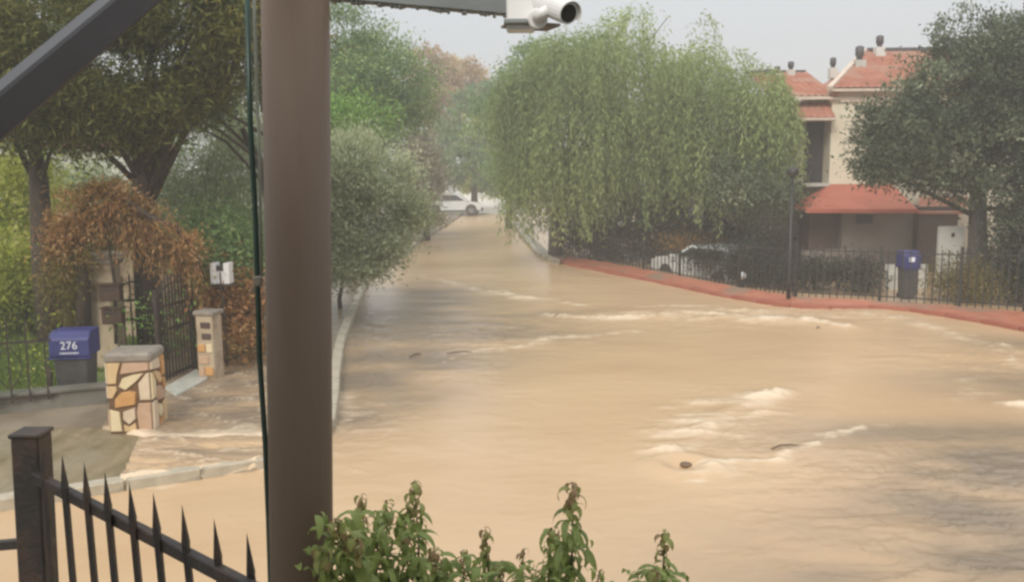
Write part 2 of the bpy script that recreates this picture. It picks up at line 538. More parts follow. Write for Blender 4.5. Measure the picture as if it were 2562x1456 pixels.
FOAMS = [  # real streaks of foam: (line, strength)
    (foamline([(1240, 728, .10), (1300, 745, .22), (1380, 750, .2), (1465, 767, .12)]), 1.0),
    (foamline([(1060, 690, .1), (1160, 715, .25), (1250, 738, .3)]), .45),
    (foamline([(1380, 796, .15), (1550, 797, .3), (1700, 790, .38), (1850, 795, .35), (2000, 805, .3), (2110, 820, .1)]), 1.0),
    (foamline([(1600, 765, .1), (1750, 770, .3), (1950, 780, .35), (2090, 790, .3)]), .65),
    (foamline([(2090, 768, .12), (2180, 785, .25), (2300, 805, .3), (2420, 850, .14), (2600, 930, .12)]), .5),
    (foamline([(1200, 880, .08), (1300, 862, .16), (1400, 848, .16), (1520, 832, .12), (1610, 826, .06)]), .8),
    (foamline([(1110, 905, .03), (1200, 880, .1)]), .4),
    (foamline([(1655, 1140, .14), (1720, 1085, .36), (1800, 1030, .42), (1880, 995, .34), (1955, 975, .12)]), .85),
    (foamline([(1690, 1190, .05), (1750, 1202, .13), (1810, 1180, .16), (1860, 1160, .08)]), .75),
    (foamline([(1860, 1160, .05), (1960, 1122, .10), (2080, 1092, .07), (2280, 1052, .03)]), .65),
    (foamline([(1620, 1160, .03), (1665, 1158, .05)]), .7),
    (foamline([(2505, 1008, .12), (2560, 1012, .2), (2650, 1020, .2)]), 1.3),
    (foamline([(2380, 1000, .15), (2460, 940, .2)]), .25),
    (foamline([(2430, 850, .05), (2500, 860, .12), (2562, 890, .1)]), .8),
    (foamline([(2400, 830, .05), (2450, 838, .08)]), .8),
    (foamline([(1100, 560, .2), (1180, 548, .4)]), .0),
    (foamline([(870, 840, .08), (930, 845, .12), (950, 850, .05)]), .55),
    (foamline([(850, 985, .2), (855, 1050, .1)]), .5),
    (foamline([(1030, 690, .5), (950, 700, .4)]), .35),
    (foamline([(400, 1212, .1), (440, 1198, .14), (520, 1185, .1), (600, 1176, .12), (680, 1165, .05)]), .75),
    (foamline([(0, 1262, .06), (120, 1250, .05)]), .6),
    (foamline([(190, 1240, .08), (260, 1222, .1)]), .5),
    (foamline([(900, 1160, .03), (970, 1160, .03)]), .5),
    (foamline([(1060, 1098, .03), (1160, 1100, .05)]), .35),
]
foam = np.zeros_like(X)
wob = fbm(X * 1.3, Y * 1.3, 4)
wob2 = fbm(X * 1.3 + 50, Y * 1.3 + 9, 4)
for ln, s in FOAMS:
    d = seg_dist(X + wob * .35, Y + wob2 * .5, ln)
    foam = np.maximum(foam, s * np.exp(-(d * .8) ** 2))
# patchiness: streaks drawn out across the flow
patch = fbm(X * 1.1, Y * 4.5, 5, .6)
streak = fbm(X * 2.2 + wob * 2, Y * 9 + wob2 * 2, 4, .65)
foam = np.clip(foam * (0.66 + 1.0 * patch + .9 * streak), 0, 1.2)

# where the sheet of water is thin over the asphalt, it shows greyer
def blob(px, py, rx, ry, z=0):
    p = G(px, py, z)
    return np.exp(-(((X - p.x) / rx) ** 2 + ((Y - p.y) / ry) ** 2))
shallow = np.zeros_like(X)
for px, py, rx, ry, s in ((950, 780, 2.6, 5.0, 1.25), (880, 980, 1.2, 1.8, 1.25), (1000, 900, 2.0, 1.6, .9), (1250, 790, 2.4, 1.0, .6), (1010, 840, 1.7, 2.0, 1.05), (1120, 815, 2.4, 1.9, .9), (930, 900, 1.2, 1.8, 1.0), (1180, 840, 2.2, 1.0, .8), (960, 980, 1.2, 1.3, .8), (905, 1010, .65, .9, .95), (1300, 800, 2.2, 1.2, .45), (890, 1060, .7, .6, .7),
                          (2330, 1090, 1.7, .7, 1.0), (2480, 1150, 1.6, 1.1, 1.0), (2400, 1300, 1.2, .9, .9), (2560, 1400, 1.2, .9, 1.0), (2250, 1250, .8, .8, .7), (2150, 1330, 1.0, .6, .5), (2100, 1440, 1.2, .4, .7),
                          (2560, 960, 1.6, 1.0, .75), (2540, 860, 1.3, .8, .6), (1850, 1350, 1.2, .7, .25), (1120, 585, 2.5, 5, .55), (1080, 615, 2.2, 3.5, .4), (1950, 1130, .6, .12, .35)):
    shallow = np.maximum(shallow, s * blob(px, py, rx, ry))
shallow = np.clip(shallow * (1 + .9 * fbm(X * .9 + 5, Y * 1.6, 4)), 0, 1)

ripple = np.zeros_like(X) + .09
for px, py, rx, ry, s in ((2450, 1250, 1.9, 1.8, 1.0), (2500, 1420, 1.8, 1.0, 1.0), (2150, 1420, .9, .5, .5), (2540, 900, 2.2, 1.8, .7), (1000, 850, 1.8, 4.5, .75), (1150, 830, 3.0, 2.5, .75), (1500, 790, 4, 1.6, .6), (1850, 790, 4.5, 1.6, .8), (900, 1040, .8, 1.3, .8),
                          (1800, 1090, 1.0, 1.0, .6), (1250, 700, 4, 6, .4)):
    ripple = np.maximum(ripple, s * blob(px, py, rx, ry))
Z = np.zeros_like(X)
n1 = fbm(X * 1.5 + .5 * wob, Y * 3.2, 5, .55)
ridg = 1 - np.abs(fbm(X * 1.7 + wob * .7, Y * 5.5 + wob2 * .5, 4, .55)) * 4
ridg = np.clip(ridg, 0, 1) ** 2
Z += ripple * (.045 * n1 + .032 * (ridg - .3))
Z += .03 * fbm(X * .35, Y * .5, 3)
Z += foam * (.012 + .07 * patch)
# the big standing wave rising where the flow meets the right pavement
Z += .05 * np.exp(-(seg_dist(X, Y, foamline([(1380, 790, .5), (1700, 785, .6), (2100, 812, .5)]))) ** 2)
# boil of water around the hidden drain in the foreground
pb = G(1710, 1165)
rb_ = np.hypot(X - pb.x, Y - pb.y)
Z += .05 * np.exp(-((rb_ - .28) / .16) ** 2) - .05 * np.exp(-(rb_ / .16) ** 2)
Z += .025 * np.exp(-(seg_dist(X, Y, foamline([(1690, 1130, .1), (1800, 1030, .16), (1955, 975, .1)]))) ** 2)
# the road climbs a little far away
V = np.stack([X, Y, Z], -1).reshape(-1, 3)
idx = np.arange(NA * NR).reshape(NR, NA)
faces = np.stack([idx[:-1, :-1], idx[:-1, 1:], idx[1:, 1:], idx[1:, :-1]], -1).reshape(-1, 4)

def water_mat():
    m, n, b = new_mat('muddy_water')
    def attr(nm):
        a = n.nodes.new('ShaderNodeAttribute'); a.attribute_name = nm; return a.outputs['Fac']
    tc = n.nodes.new('ShaderNodeTexCoord')
    mp = n.nodes.new('ShaderNodeMapping'); mp.inputs['Scale'].default_value = (.35, .8, 1)
    n.links.new(tc.outputs['Object'], mp.inputs[0])
    t = n.nodes.new('ShaderNodeTexNoise'); t.inputs['Scale'].default_value = .8; t.inputs['Detail'].default_value = 5; t.inputs['Distortion'].default_value = .8
    n.links.new(mp.outputs[0], t.inputs['Vector'])
    r = n.nodes.new('ShaderNodeValToRGB')
    r.color_ramp.elements[0].position = .3; r.color_ramp.elements[1].position = .7
    r.color_ramp.elements[0].color = (.55, .37, .215, 1)
    r.color_ramp.elements[1].color = (.60, .42, .25, 1)
    n.links.new(t.outputs['Fac'], r.inputs[0])
    m1 = n.nodes.new('ShaderNodeMixRGB'); m1.inputs[2].default_value = (.26, .20, .14, 1)
    n.links.new(attr('shallow'), m1.inputs[0]); n.links.new(r.outputs[0], m1.inputs[1])
    # foam broken up by fine texture
    mp2 = n.nodes.new('ShaderNodeMapping'); mp2.inputs['Scale'].default_value = (5, 12, 5)
    n.links.new(tc.outputs['Object'], mp2.inputs[0])
    t2 = n.nodes.new('ShaderNodeTexNoise'); t2.inputs['Scale'].default_value = 1; t2.inputs['Detail'].default_value = 6
    n.links.new(mp2.outputs[0], t2.inputs['Vector'])
    ad = n.nodes.new('ShaderNodeMath'); ad.operation = 'MULTIPLY_ADD'
    n.links.new(t2.outputs['Fac'], ad.inputs[0]); ad.inputs[1].default_value = .9
    sb = n.nodes.new('ShaderNodeMath'); sb.operation = 'SUBTRACT'; n.links.new(attr('foam'), sb.inputs[0]); sb.inputs[1].default_value = .45
    n.links.new(sb.outputs[0], ad.inputs[2])
    mrf = n.nodes.new('ShaderNodeMapRange'); mrf.inputs['From Min'].default_value = .1; mrf.inputs['From Max'].default_value = .95
    n.links.new(ad.outputs[0], mrf.inputs['Value'])
    m2 = n.nodes.new('ShaderNodeMixRGB'); m2.inputs[2].default_value = (.74, .59, .42, 1)
    n.links.new(mrf.outputs[0], m2.inputs[0]); n.links.new(m1.outputs[0], m2.inputs[1])
    n.links.new(m2.outputs[0], b.inputs['Base Color'])
    b.inputs['Roughness'].default_value = .24
    b.inputs['IOR'].default_value = 1.33
    b.inputs['Specular IOR Level'].default_value = .4
    mp3 = n.nodes.new('ShaderNodeMapping'); mp3.inputs['Scale'].default_value = (3, 8, 3)
    n.links.new(tc.outputs['Object'], mp3.inputs[0])
    t3 = n.nodes.new('ShaderNodeTexNoise'); t3.inputs['Scale'].default_value = 1.0; t3.inputs['Detail'].default_value = 7; t3.inputs['Distortion'].default_value = .5
    n.links.new(mp3.outputs[0], t3.inputs['Vector'])
    bp = n.nodes.new('ShaderNodeBump'); bp.inputs['Distance'].default_value = .05
    rs_ = n.nodes.new('ShaderNodeMath'); rs_.operation = 'MULTIPLY_ADD'; n.links.new(attr('ripple'), rs_.inputs[0]); rs_.inputs[1].default_value = .6; rs_.inputs[2].default_value = .02
    n.links.new(rs_.outputs[0], bp.inputs['Strength'])
    n.links.new(t3.outputs['Fac'], bp.inputs['Height'])
    n.links.new(bp.outputs[0], b.inputs['Normal'])
    return m
M['water'] = water_mat()
water = np_mesh('flood_water', V, faces, M['water'], None, {'foam': ('POINT', foam.ravel()), 'shallow': ('POINT', shallow.ravel()), 'ripple': ('POINT', ripple.ravel())}, smooth=True)
tag(water, 'tan muddy flood water covering the street', kind='structure')

# water running off the driveway (sheet over the pavement on the left)
def runoff(name, quad_near, quad_far, z, label, n1_=120, n2_=80, sh=.75, rp=.9, amp=.03):
    a = resample(quad_near, n1_); b = resample(quad_far, n1_)
    vs = []; 
    for i in range(n1_):
        for j in range(n2_):
            t = j / (n2_ - 1); p = a[i] * (1 - t) + b[i] * t
            vs.append((p.x, p.y, z))
    vs = np.array(vs, dtype=np.float32)
    q = fbm(vs[:, 0] * 1.5, vs[:, 1] * 4, 5, .6)
    rg = np.clip(1 - np.abs(fbm(vs[:, 0] * 2.0, vs[:, 1] * 5, 4)) * 4, 0, 1) ** 2
    vs[:, 2] += amp * q + amp * .5 * rg
    e = (np.arange(n1_ * n2_) % n2_)
    vs[:, 2] -= np.where(e < 3, (3 - e) * .035, 0)
    fm = np.where(e < 9, 1.05 * (1 - e / 9.0), 0) * (1 + 1.5 * fbm(vs[:, 0] * 2.5, vs[:, 1] * 2, 4)) + .55 * rg * (q > .05)
    idn = np.arange(n1_ * n2_).reshape(n1_, n2_)
    f = np.stack([idn[:-1, :-1], idn[:-1, 1:], idn[1:, 1:], idn[1:, :-1]], -1).reshape(-1, 4)
    o = np_mesh(name, vs, f, M['water'], None, {'foam': ('POINT', np.clip(fm, 0, 1)), 'shallow': ('POINT', np.clip(sh + .8 * q, 0, 1)), 'ripple': ('POINT', np.full(len(vs), rp))}, smooth=True)
    return tag(o, label, kind='structure')
runoff('runoff_water', [G(a, b, .14) for a, b in ((255, 1071), (290, 1074), (400, 1101), (520, 1101), (640, 1099), (740, 1088))],
       [G(a, b, .14) for a, b in ((300, 1010), (330, 1000), (420, 950), (540, 900), (640, 870), (740, 860))], .15,
       'shallow brown water running over the driveway on the left')

runoff('runoff_water', [G(a, b, .10) for a, b in ((300, 1205), (400, 1191), (520, 1174), (640, 1158), (740, 1122))],
       [G(a, b, .11) for a, b in ((350, 1098), (420, 1097), (520, 1097), (640, 1093), (740, 1086))], .128,
       'thin muddy water spilling over the verge and kerb at the left corner', sh=.45, rp=1.0, amp=.05)

# ------------------------------------------------------------------ grass on the lawn
def rot_quads(c, d, nrm, L, Wd, curve=0.0):
    """leaf rhombi: c centres (base), d directions, nrm side vectors, lengths, widths -> verts, faces"""
    N = len(c)
    L = np.asarray(L).reshape(-1, 1); Wd = np.asarray(Wd).reshape(-1, 1)
    s = np.cross(d, nrm); s /= np.linalg.norm(s, axis=1, keepdims=True) + 1e-9
    up = np.cross(s, d)
    v = np.empty((N, 4, 3), dtype=np.float32)
    v[:, 0] = c
    v[:, 1] = c + d * L * .45 + s * Wd * .5 + up * L * curve
    v[:, 2] = c + d * L - up * L * curve
    v[:, 3] = c + d * L * .45 - s * Wd * .5 + up * L * curve
    f = np.arange(N * 4).reshape(N, 4)
    return v.reshape(-1, 3), f

def rand_unit(n):
    v = RNG.normal(size=(n, 3)); return v / np.linalg.norm(v, axis=1, keepdims=True)

def grass(name, n, region, z, L, label):
    xs = RNG.random(n); ys = RNG.random(n)
    p = np.array([region(a, b) for a, b in zip(xs, ys)])
    c = np.column_stack([p, np.full(n, z)])
    d = rand_unit(n) * .45 + np.array([0, 0, 1]); d /= np.linalg.norm(d, axis=1, keepdims=True)
    v, f = rot_quads(c, d, rand_unit(n), L * RNG.uniform(.6, 1.4, n), np.full(n, .018), -.1)
    t = np.clip(.5 + fbm(c[:, 0] * .8, c[:, 1] * .8, 3) + RNG.normal(0, .15, n), 0, 1)
    o = np_mesh(name, v, f, L_['grass'], None, {'tint': ('FACE', t)})
    return tag(o, label, kind='stuff')
def lawn_region(a, b):
    y = 11.9 + (22 - 11.9) * a ** 1.5
    xl, xr = -.68 * y, (-.50 * y if y < 13.5 else -.42 * y)
    return xl + (xr - xl) * b, y
grass('grass', 30000, lawn_region, .13, .07, 'short bright green grass behind the left fence')
def verge_region(a, b):
    i = min(38, int(a * 38)); t = .05 + .6 * b
    p = resample_va[i] * (1 - t) + resample_vb[i] * t
    return p.x + random.uniform(-.05, .05), p.y
resample_va = resample(va, 40); resample_vb = resample(vb, 40)
def verge_region2(a, b):
    a = a * .62
    return verge_region(a, b ** .7)

# ------------------------------------------------------------------ foliage
def crown(name, lobes, n_leaf, leaf, mat, parent, clump=.34, per=44, up=.25, shell=.5, droop=0.0, tone=.25, asp=.42, spiky=0.0):
    """lobes: (px, py, Y, rx_px, rz_px) -> leaf clumps through the volume of the crown"""
    cs = []; ws = []
    for (px, py, yy, rx, rz) in lobes:
        c = P(px, py, yy); k = yy / F
        cs.append((c, rx * k, rz * k)); ws.append((rx * k) * (rz * k))
    ws = np.array(ws) / sum(ws)
    nc = max(1, n_leaf // per)
    cc = []; oo = []
    for (c, rx, rz), wgt in zip(cs, ws):
        m = max(1, int(nc * wgt))
        u = rand_unit(m)
        rad = shell + (1 - shell) * RNG.random(m) ** .7
        ph = fbm(u[:, 0] * 2.2 + c.x, u[:, 2] * 2.2 + u[:, 1] * 1.7 + c.y, 3) * .8
        rad = rad * (1 + ph)
        q = u * rad[:, None] * np.array([rx, min(rx, rz * 1.3), rz]) + np.array(c)
        cc.append(q); oo.append(u)
    cc = np.concatenate(cc); oo = np.concatenate(oo)
    keep = (cc[:, 2] > .15) & (fbm(cc[:, 0] * 1.1 / max(.3, clump * 3) + cc[:, 1] * .5, cc[:, 2] * 1.1 / max(.3, clump * 3), 3) > -.2)
    cc, oo = cc[keep], oo[keep]
    K = len(cc)
    ctone = np.clip(RNG.normal(.45, tone, K) + .25 * fbm(cc[:, 0] * .7, cc[:, 2] * .9, 3) * 2, 0, 1)
    reps = RNG.poisson(per, K).clip(4)
    ii = np.repeat(np.arange(K), reps)
    N = len(ii)
    csz = clump * RNG.uniform(.5, 1.3, K)
    off = RNG.normal(size=(N, 3)) * csz[ii][:, None] * np.array([1, 1, .6])
    c = cc[ii] + off
    c[:, 2] -= droop * np.linalg.norm(off[:, :2], axis=1)
    d = oo[ii] * (.5 + spiky) + rand_unit(N) * (.8 - .3 * spiky) + np.array([0, 0, up - droop])
    d /= np.linalg.norm(d, axis=1, keepdims=True)
    nrm = rand_unit(N) * .8 + oo[ii] * .5 + np.array([0, 0, .7])
    L = leaf * RNG.uniform(.45, 1.5, N)
    v, f = rot_quads(c, d, nrm, L, L * asp, .06)
    t = np.clip(ctone[ii] + RNG.normal(0, .08, N), 0, 1)
    return np_mesh(name, v, f, mat, parent, {'tint': ('FACE', t)})

def trunk(parent, pts, rad, branches=(), mat=None, name='trunk'):
    m = MB()
    m.tube(pts, rad, 9)
    o = m.build(name, mat or M['bark'], parent, smooth=True)
    if branches:
        b = MB()
        for bp_, br in branches: b.tube(bp_, br, 6)
        b.build('limbs', mat or M['bark'], parent, smooth=True)
    return o

def auto_limbs(base, lobes, r0):
    res = []
    for (px, py, yy, rx, rz) in lobes:
        for q in range(2):
            b = Vector(base) + Vector((0, 0, random.uniform(-.5, 1.2)))
            c = P(px + random.uniform(-.6, .6) * rx, py + random.uniform(-.5, .5) * rz, yy + random.uniform(-.3, .3))
            mid = b.lerp(c, .5) + Vector((random.uniform(-.2, .2), random.uniform(-.2, .2), random.uniform(.0, .4)))
            res.append(([b, mid, c], [r0 * .6, r0 * .4, r0 * .1]))
    return res

def tree(name, label, cat, base_px, Y, zb, lobes, n_leaf, leaf, lmat, tr=.15, split=None, group=None, limbs=True, bark=None, **kw):
    bp = P(base_px, 700, Y); base = Vector((bp.x, Y, zb))
    root = empty(name, base, label, cat, group)
    inv = -base
    top_l = max(lobes, key=lambda l: -l[1])
    ctr = P(lobes[0][0], lobes[0][1], lobes[0][2])
    sp = split if split is not None else ctr.z * .6
    pts = [base + Vector((0, 0, -.2)), base.lerp(Vector((base.x + random.uniform(-.1, .1), base.y, sp)), .5), Vector((base.x + (ctr.x - base.x) * .15, base.y, sp)), Vector((base.x + (ctr.x - base.x) * .5, base.y, sp + (ctr.z - sp) * .6))]
    trunk(None, [p for p in pts], [tr * 1.25, tr, tr * .85, tr * .35], auto_limbs(pts[2], lobes, tr * .5) if limbs else (), bark)
    for o in list(COL.objects)[-(2 if limbs else 1):]:
        o.parent = root; o.location = inv
    cr_ = crown('crown', lobes, n_leaf, leaf, lmat, root, **kw)
    cr_.location = inv
    return root

# two large pines at the top left
tree('pine_tree', 'large olive green pine with thick dark trunk behind the arch', 'tree', 372, 14.6, .1,
     [(300, 200, 14, 270, 150), (150, 60, 13.6, 260, 160), (520, 60, 14, 190, 130), (420, 10, 13.5, 260, 150), (250, 290, 14.2, 170, 90), (560, 170, 14.3, 110, 70), (640, 60, 15, 130, 140), (80, 200, 14, 150, 120)],
     115000, .125, L_['pine'], tr=.21, split=3.0, asp=.22, per=40, clump=.3, up=.0, tone=.3)
tree('pine_tree', 'darker pine with forked trunk at the far left', 'tree', 118, 16.2, .1,
     [(20, 230, 15.5, 170, 120), (100, 320, 15.8, 130, 60), (-80, 100, 15, 240, 200), (40, 60, 16.5, 260, 180)],
     70000, .11, L_['pine'], tr=.2, split=3.1, asp=.22, per=40, clump=.3, up=.0, tone=.25)
tree('pine_tree', 'small blue green pine bough crown beside the green pole', 'tree', 700, 16.5, .1,
     [(500, 240, 16, 110, 55), (430, 280, 15.7, 80, 45), (590, 230, 16.5, 90, 60)],
     16000, .09, L_['pine2'], tr=.14, split=3.2, asp=.22, per=36, clump=.25, up=0)

# shrubs and trees behind the left fence
tree('shrub', 'tall yellow green shrub at the left edge of the picture', 'shrub', 20, 19, .1,
     [(20, 520, 19, 110, 120), (-60, 640, 18.5, 130, 120), (60, 430, 19.5, 60, 60)], 24000, .10, L_['yellow'], tr=.07, split=1.2, tone=.35)
tree('shrub', 'low bright green shrub on the lawn under the pines', 'shrub', 60, 17, .1,
     [(50, 660, 17, 110, 70), (-40, 720, 16.5, 110, 60)], 12000, .09, L_['yellow'], tr=.05, split=.6, tone=.3)
tree('olive_tree', 'pale grey green olive tree left of the brown post', 'tree', 540, 18, .1,
     [(540, 400, 18, 120, 130), (470, 520, 17.5, 110, 120), (600, 560, 17.5, 120, 140), (560, 320, 18.5, 70, 60)], 45000, .09, L_['olive'], tr=.14, split=1.5, asp=.25, spiky=.2, tone=.3)
tree('olive_tree', 'hazy grey olive tree between the two pine trunks', 'tree', 240, 26, .1,
     [(240, 460, 26, 110, 60), (190, 560, 25, 110, 80), (320, 500, 26, 60, 70)], 22000, .12, L_['olive'], tr=.14, split=1.8)
tree('shrub', 'dark green shrub behind the white lantern', 'shrub', 600, 15.5, .1,
     [(600, 640, 15.5, 90, 60), (540, 600, 16, 80, 70)], 14000, .08, L_['mid'], tr=.05, split=.8)
tree('shrub', 'wall of mixed green shrubs behind the arch', 'shrub', 250, 18, .1,
     [(200, 700, 18, 160, 110), (380, 660, 18, 150, 130), (480, 740, 17, 110, 90)], 30000, .09, L_['oliverust'], tr=.06, split=.8, tone=.35)

# right of the post
tree('pine_tree', 'round topped green pine beyond the brown post', 'tree', 900, 32, 0,
     [(890, 110, 32, 80, 80), (960, 200, 32, 110, 110), (900, 230, 31, 110, 110), (1020, 250, 33, 70, 100), (840, 150, 32, 90, 130), (930, 340, 31, 110, 70)], 55000, .12, L_['mid'], tr=.22, split=3.0, tone=.25, per=34)
tree('broadleaf_tree', 'fresh green tree behind the silvery bushes', 'tree', 880, 25, 0,
     [(880, 320, 25, 80, 70), (900, 400, 24.5, 60, 50), (830, 340, 25, 60, 70)], 20000, .10, L_['bright'], tr=.12, split=2.2, tone=.3)
tree('oleander_bush', 'big silvery green bush overhanging the left kerb', 'shrub', 850, 20, .1,
     [(870, 440, 20, 110, 90), (940, 500, 20, 95, 90), (990, 520, 20.3, 55, 55), (830, 540, 20, 100, 120), (900, 590, 19.6, 95, 80), (950, 590, 19.6, 60, 60), (860, 655, 19.2, 80, 40), (925, 655, 19.2, 45, 32), (865, 690, 19.0, 60, 28), (1000, 460, 20.5, 45, 50), (970, 420, 20.6, 45, 40), (1010, 540, 20.2, 45, 45), (890, 380, 20.6, 60, 40)],
     100000, .10, L_['olive'], tr=.05, split=.6, limbs=False, asp=.33, spiky=.5, tone=.4, per=30, up=.45, clump=.26, shell=.4)
tree('broadleaf_tree', 'grey brown bushy tree in front of the parked white car', 'tree', 1070, 42, 0,
     [(1050, 430, 42, 48, 70), (1052, 500, 41, 45, 45), (1045, 370, 43, 28, 45)], 24000, .14, L_['greybrown'], tr=.15, split=1.5)
tree('autumn_tree', 'tall tan and pink autumn tree at the end of the street', 'tree', 1110, 75, 0,
     [(1090, 190, 75, 60, 55), (1160, 200, 75, 50, 45), (1060, 240, 74, 40, 60), (1110, 280, 73, 70, 50)], 26000, .28, L_['autumn'], tr=.25, split=4, spiky=.5, tone=.3)
tree('broadleaf_tree', 'olive green tree behind the street end', 'tree', 1190, 68, 0,
     [(1190, 330, 68, 90, 90), (1240, 250, 69, 70, 45), (1130, 400, 66, 70, 70), (1230, 420, 66, 60, 60)], 32000, .26, L_['mid'], tr=.25, split=3)
tree('shrub', 'bright roadside shrub beside the far car', 'shrub', 1190, 76, 0,
     [(1185, 445, 76, 50, 32), (1230, 470, 78, 35, 22)], 7000, .25, L_['yellow'], tr=.1, split=1)
tree('shrub', 'low brown undergrowth at the left kerb before the white car', 'shrub', 1075, 46, 0,
     [(1070, 548, 46, 45, 10), (1020, 560, 42, 30, 14)], 4000, .12, L_['oliverust'], tr=.04, split=.2)

# more trees closing the background left of the street
tree('broadleaf_tree', 'hazy green tree far behind the left gardens', 'tree', 700, 45, 0,
     [(700, 330, 45, 150, 200), (300, 180, 46, 320, 200), (600, 40, 47, 120, 160), (420, 420, 46, 200, 120), (120, 470, 46, 220, 110)], 32000, .22, L_['mid'], tr=.25, split=3)

tree('broadleaf_tree', 'hazy dark trees closing the view behind the willow', 'tree', 1600, 46, 0,
     [(1560, 560, 46, 130, 60), (1750, 540, 46, 150, 80), (1450, 540, 48, 60, 60)], 20000, .2, L_['mid'], tr=.2, split=1.5)
tree('broadleaf_tree', 'hazy dark green tree behind the dense tree at the right', 'tree', 2480, 36, 0,
     [(2480, 480, 36, 160, 140), (2620, 420, 36, 150, 180)], 20000, .18, L_['mid'], tr=.2, split=2)
# willow ------------------------------------------------------------
def willow(name, label, base, lobes, nstr, lmat, seglen=.10):
    root = empty(name, base, label, 'tree')
    pts = [base + Vector((0, 0, -.3)), base + Vector((.1, 0, 1.6)), base + Vector((.5, .1, 3.2)), base + Vector((.9, .1, 5.2))]
    trunk(None, pts, [.3, .25, .2, .1], auto_limbs(pts[2], lobes, .11), M['barkgrey'])
    for o in list(COL.objects)[-2:]:
        o.parent = root; o.location = -base
    C = []; D = []; T = []
    for (px, py, yy, rx, rz, lo, hi) in lobes_full:
        c = P(px, py, yy); k = yy / F
        m = int(nstr * rx * rz / sum(l[3] * l[4] for l in lobes_full))
        for _ in range(m):
            u = rand_unit(1)[0]; u[2] = abs(u[2]) * .9 - .1
            rad = .35 + .65 * random.random() ** .6
            p = np.array([c.x + u[0] * rx * k * rad, c.y + u[1] * rx * k * .8 * rad, c.z + u[2] * rz * k * rad])
            if float(fbm(np.array([p[0] * .9 + p[1] * .4]), np.array([p[2] * .9]), 3)[0]) < -.11: continue
            out = np.array([u[0], u[1], 0.0]); out /= np.linalg.norm(out) + 1e-6
            Lh = random.uniform(lo, hi)
            tn = min(1, max(0, random.gauss(.5, .13) + 1.0 * float(fbm(np.array([p[0] * .45]), np.array([p[1] * .3 + p[2] * .4]), 3)[0])))
            n = int(Lh / seglen); q = p.copy(); v = out * .8 + np.array([0, 0, .5])
            sway = RNG.normal(0, .04, 2)
            for i in range(n):
                v = v * .86 + np.array([sway[0], sway[1], -1.0]) * .14 * 1.6
                nv = v / (np.linalg.norm(v) + 1e-6)
                q = q + nv * seglen
                if q[2] < .35: break
                for _k in range(2 if i % 2 else 1):
                    C.append(q + RNG.normal(0, .06, 3)); D.append(nv); T.append(tn)
    C = np.array(C); D = np.array(D); T = np.array(T)
    N = len(C)
    d = D * .8 + rand_unit(N) * .55; d /= np.linalg.norm(d, axis=1, keepdims=True)
    L = .18 * RNG.uniform(.6, 1.3, N)
    v, f = rot_quads(C, d, rand_unit(N) * .7 + np.array([0, -.3, .6]), L, L * .24, .04)
    cr_ = np_mesh('crown', v, f, lmat, root, {'tint': ('FACE', np.clip(T + RNG.normal(0, .12, N), 0, 1))})
    cr_.location = -base
    return root
lobes_full = [(1345, 400, 32, 70, 80, 1.2, 2.6), (1400, 420, 31, 110, 90, 1.5, 3.2), (1330, 200, 32, 70, 70, 1, 2.5), (1560, 170, 31, 250, 110, 1.5, 4.2), (1380, 260, 31, 150, 120, 2.0, 4.0), (1780, 230, 31, 150, 130, 1.5, 3.8), (1640, 60, 31, 130, 60, 1, 2.5), (1800, 320, 29.3, 120, 110, 1.5, 3.2),
              (1480, 330, 30, 180, 120, 1.5, 3.6), (1680, 380, 30, 200, 120, 1.2, 3.0), (1310, 270, 32, 75, 90, .8, 2.4), (1880, 235, 28, 75, 85, 1.5, 4.0), (1942, 300, 27.7, 32, 95, 1.2, 3.2), (1450, 130, 31.5, 110, 70, 1.5, 3.0)]
wb = P(1375, 640, 32.5); wb = Vector((wb.x + .2, 32.5, 0))
willow('willow_tree', 'large pale green weeping willow over the far pavement', wb, [l[:5] for l in lobes_full[3:9]], 5000, L_['willow'])
tree('broadleaf_tree', 'green tree showing behind the left side of the willow', 'tree', 1400, 40, 0,
     [(1330, 160, 40, 60, 50), (1310, 250, 40, 70, 80), (1420, 220, 40, 90, 120), (1250, 330, 42, 80, 90)], 22000, .16, L_['mid'], tr=.2, split=3)
tree('broadleaf_tree', 'dark grey green tree inside the willow in front of the house', 'tree', 1800, 32.5, 0,
     [(1760, 420, 33, 150, 130), (1620, 450, 33, 130, 130), (1880, 480, 27, 120, 80), (1850, 380, 28, 80, 90), (1480, 500, 33.5, 100, 90)], 45000, .13, L_['broad'], tr=.2, split=2)

# the dense tree on the right
tree('broadleaf_tree', 'dense dusky green tree filling the right edge above the fence', 'tree', 2440, 22.6, -.05,
     [(2430, 240, 22.5, 170, 150), (2300, 330, 22.3, 160, 110), (2460, 110, 23, 120, 80), (2580, 180, 23, 150, 150), (2250, 400, 22, 110, 70), (2480, 390, 22, 190, 110), (2215, 310, 22.5, 60, 60), (2600, 580, 21.5, 110, 140), (2195, 400, 22, 45, 40), (2400, 470, 22, 100, 45), (2620, 380, 22, 150, 170)],
     130000, .105, L_['broad'], tr=.24, split=2.4, tone=.28, per=60, clump=.22, bark=M['barkgrey'])

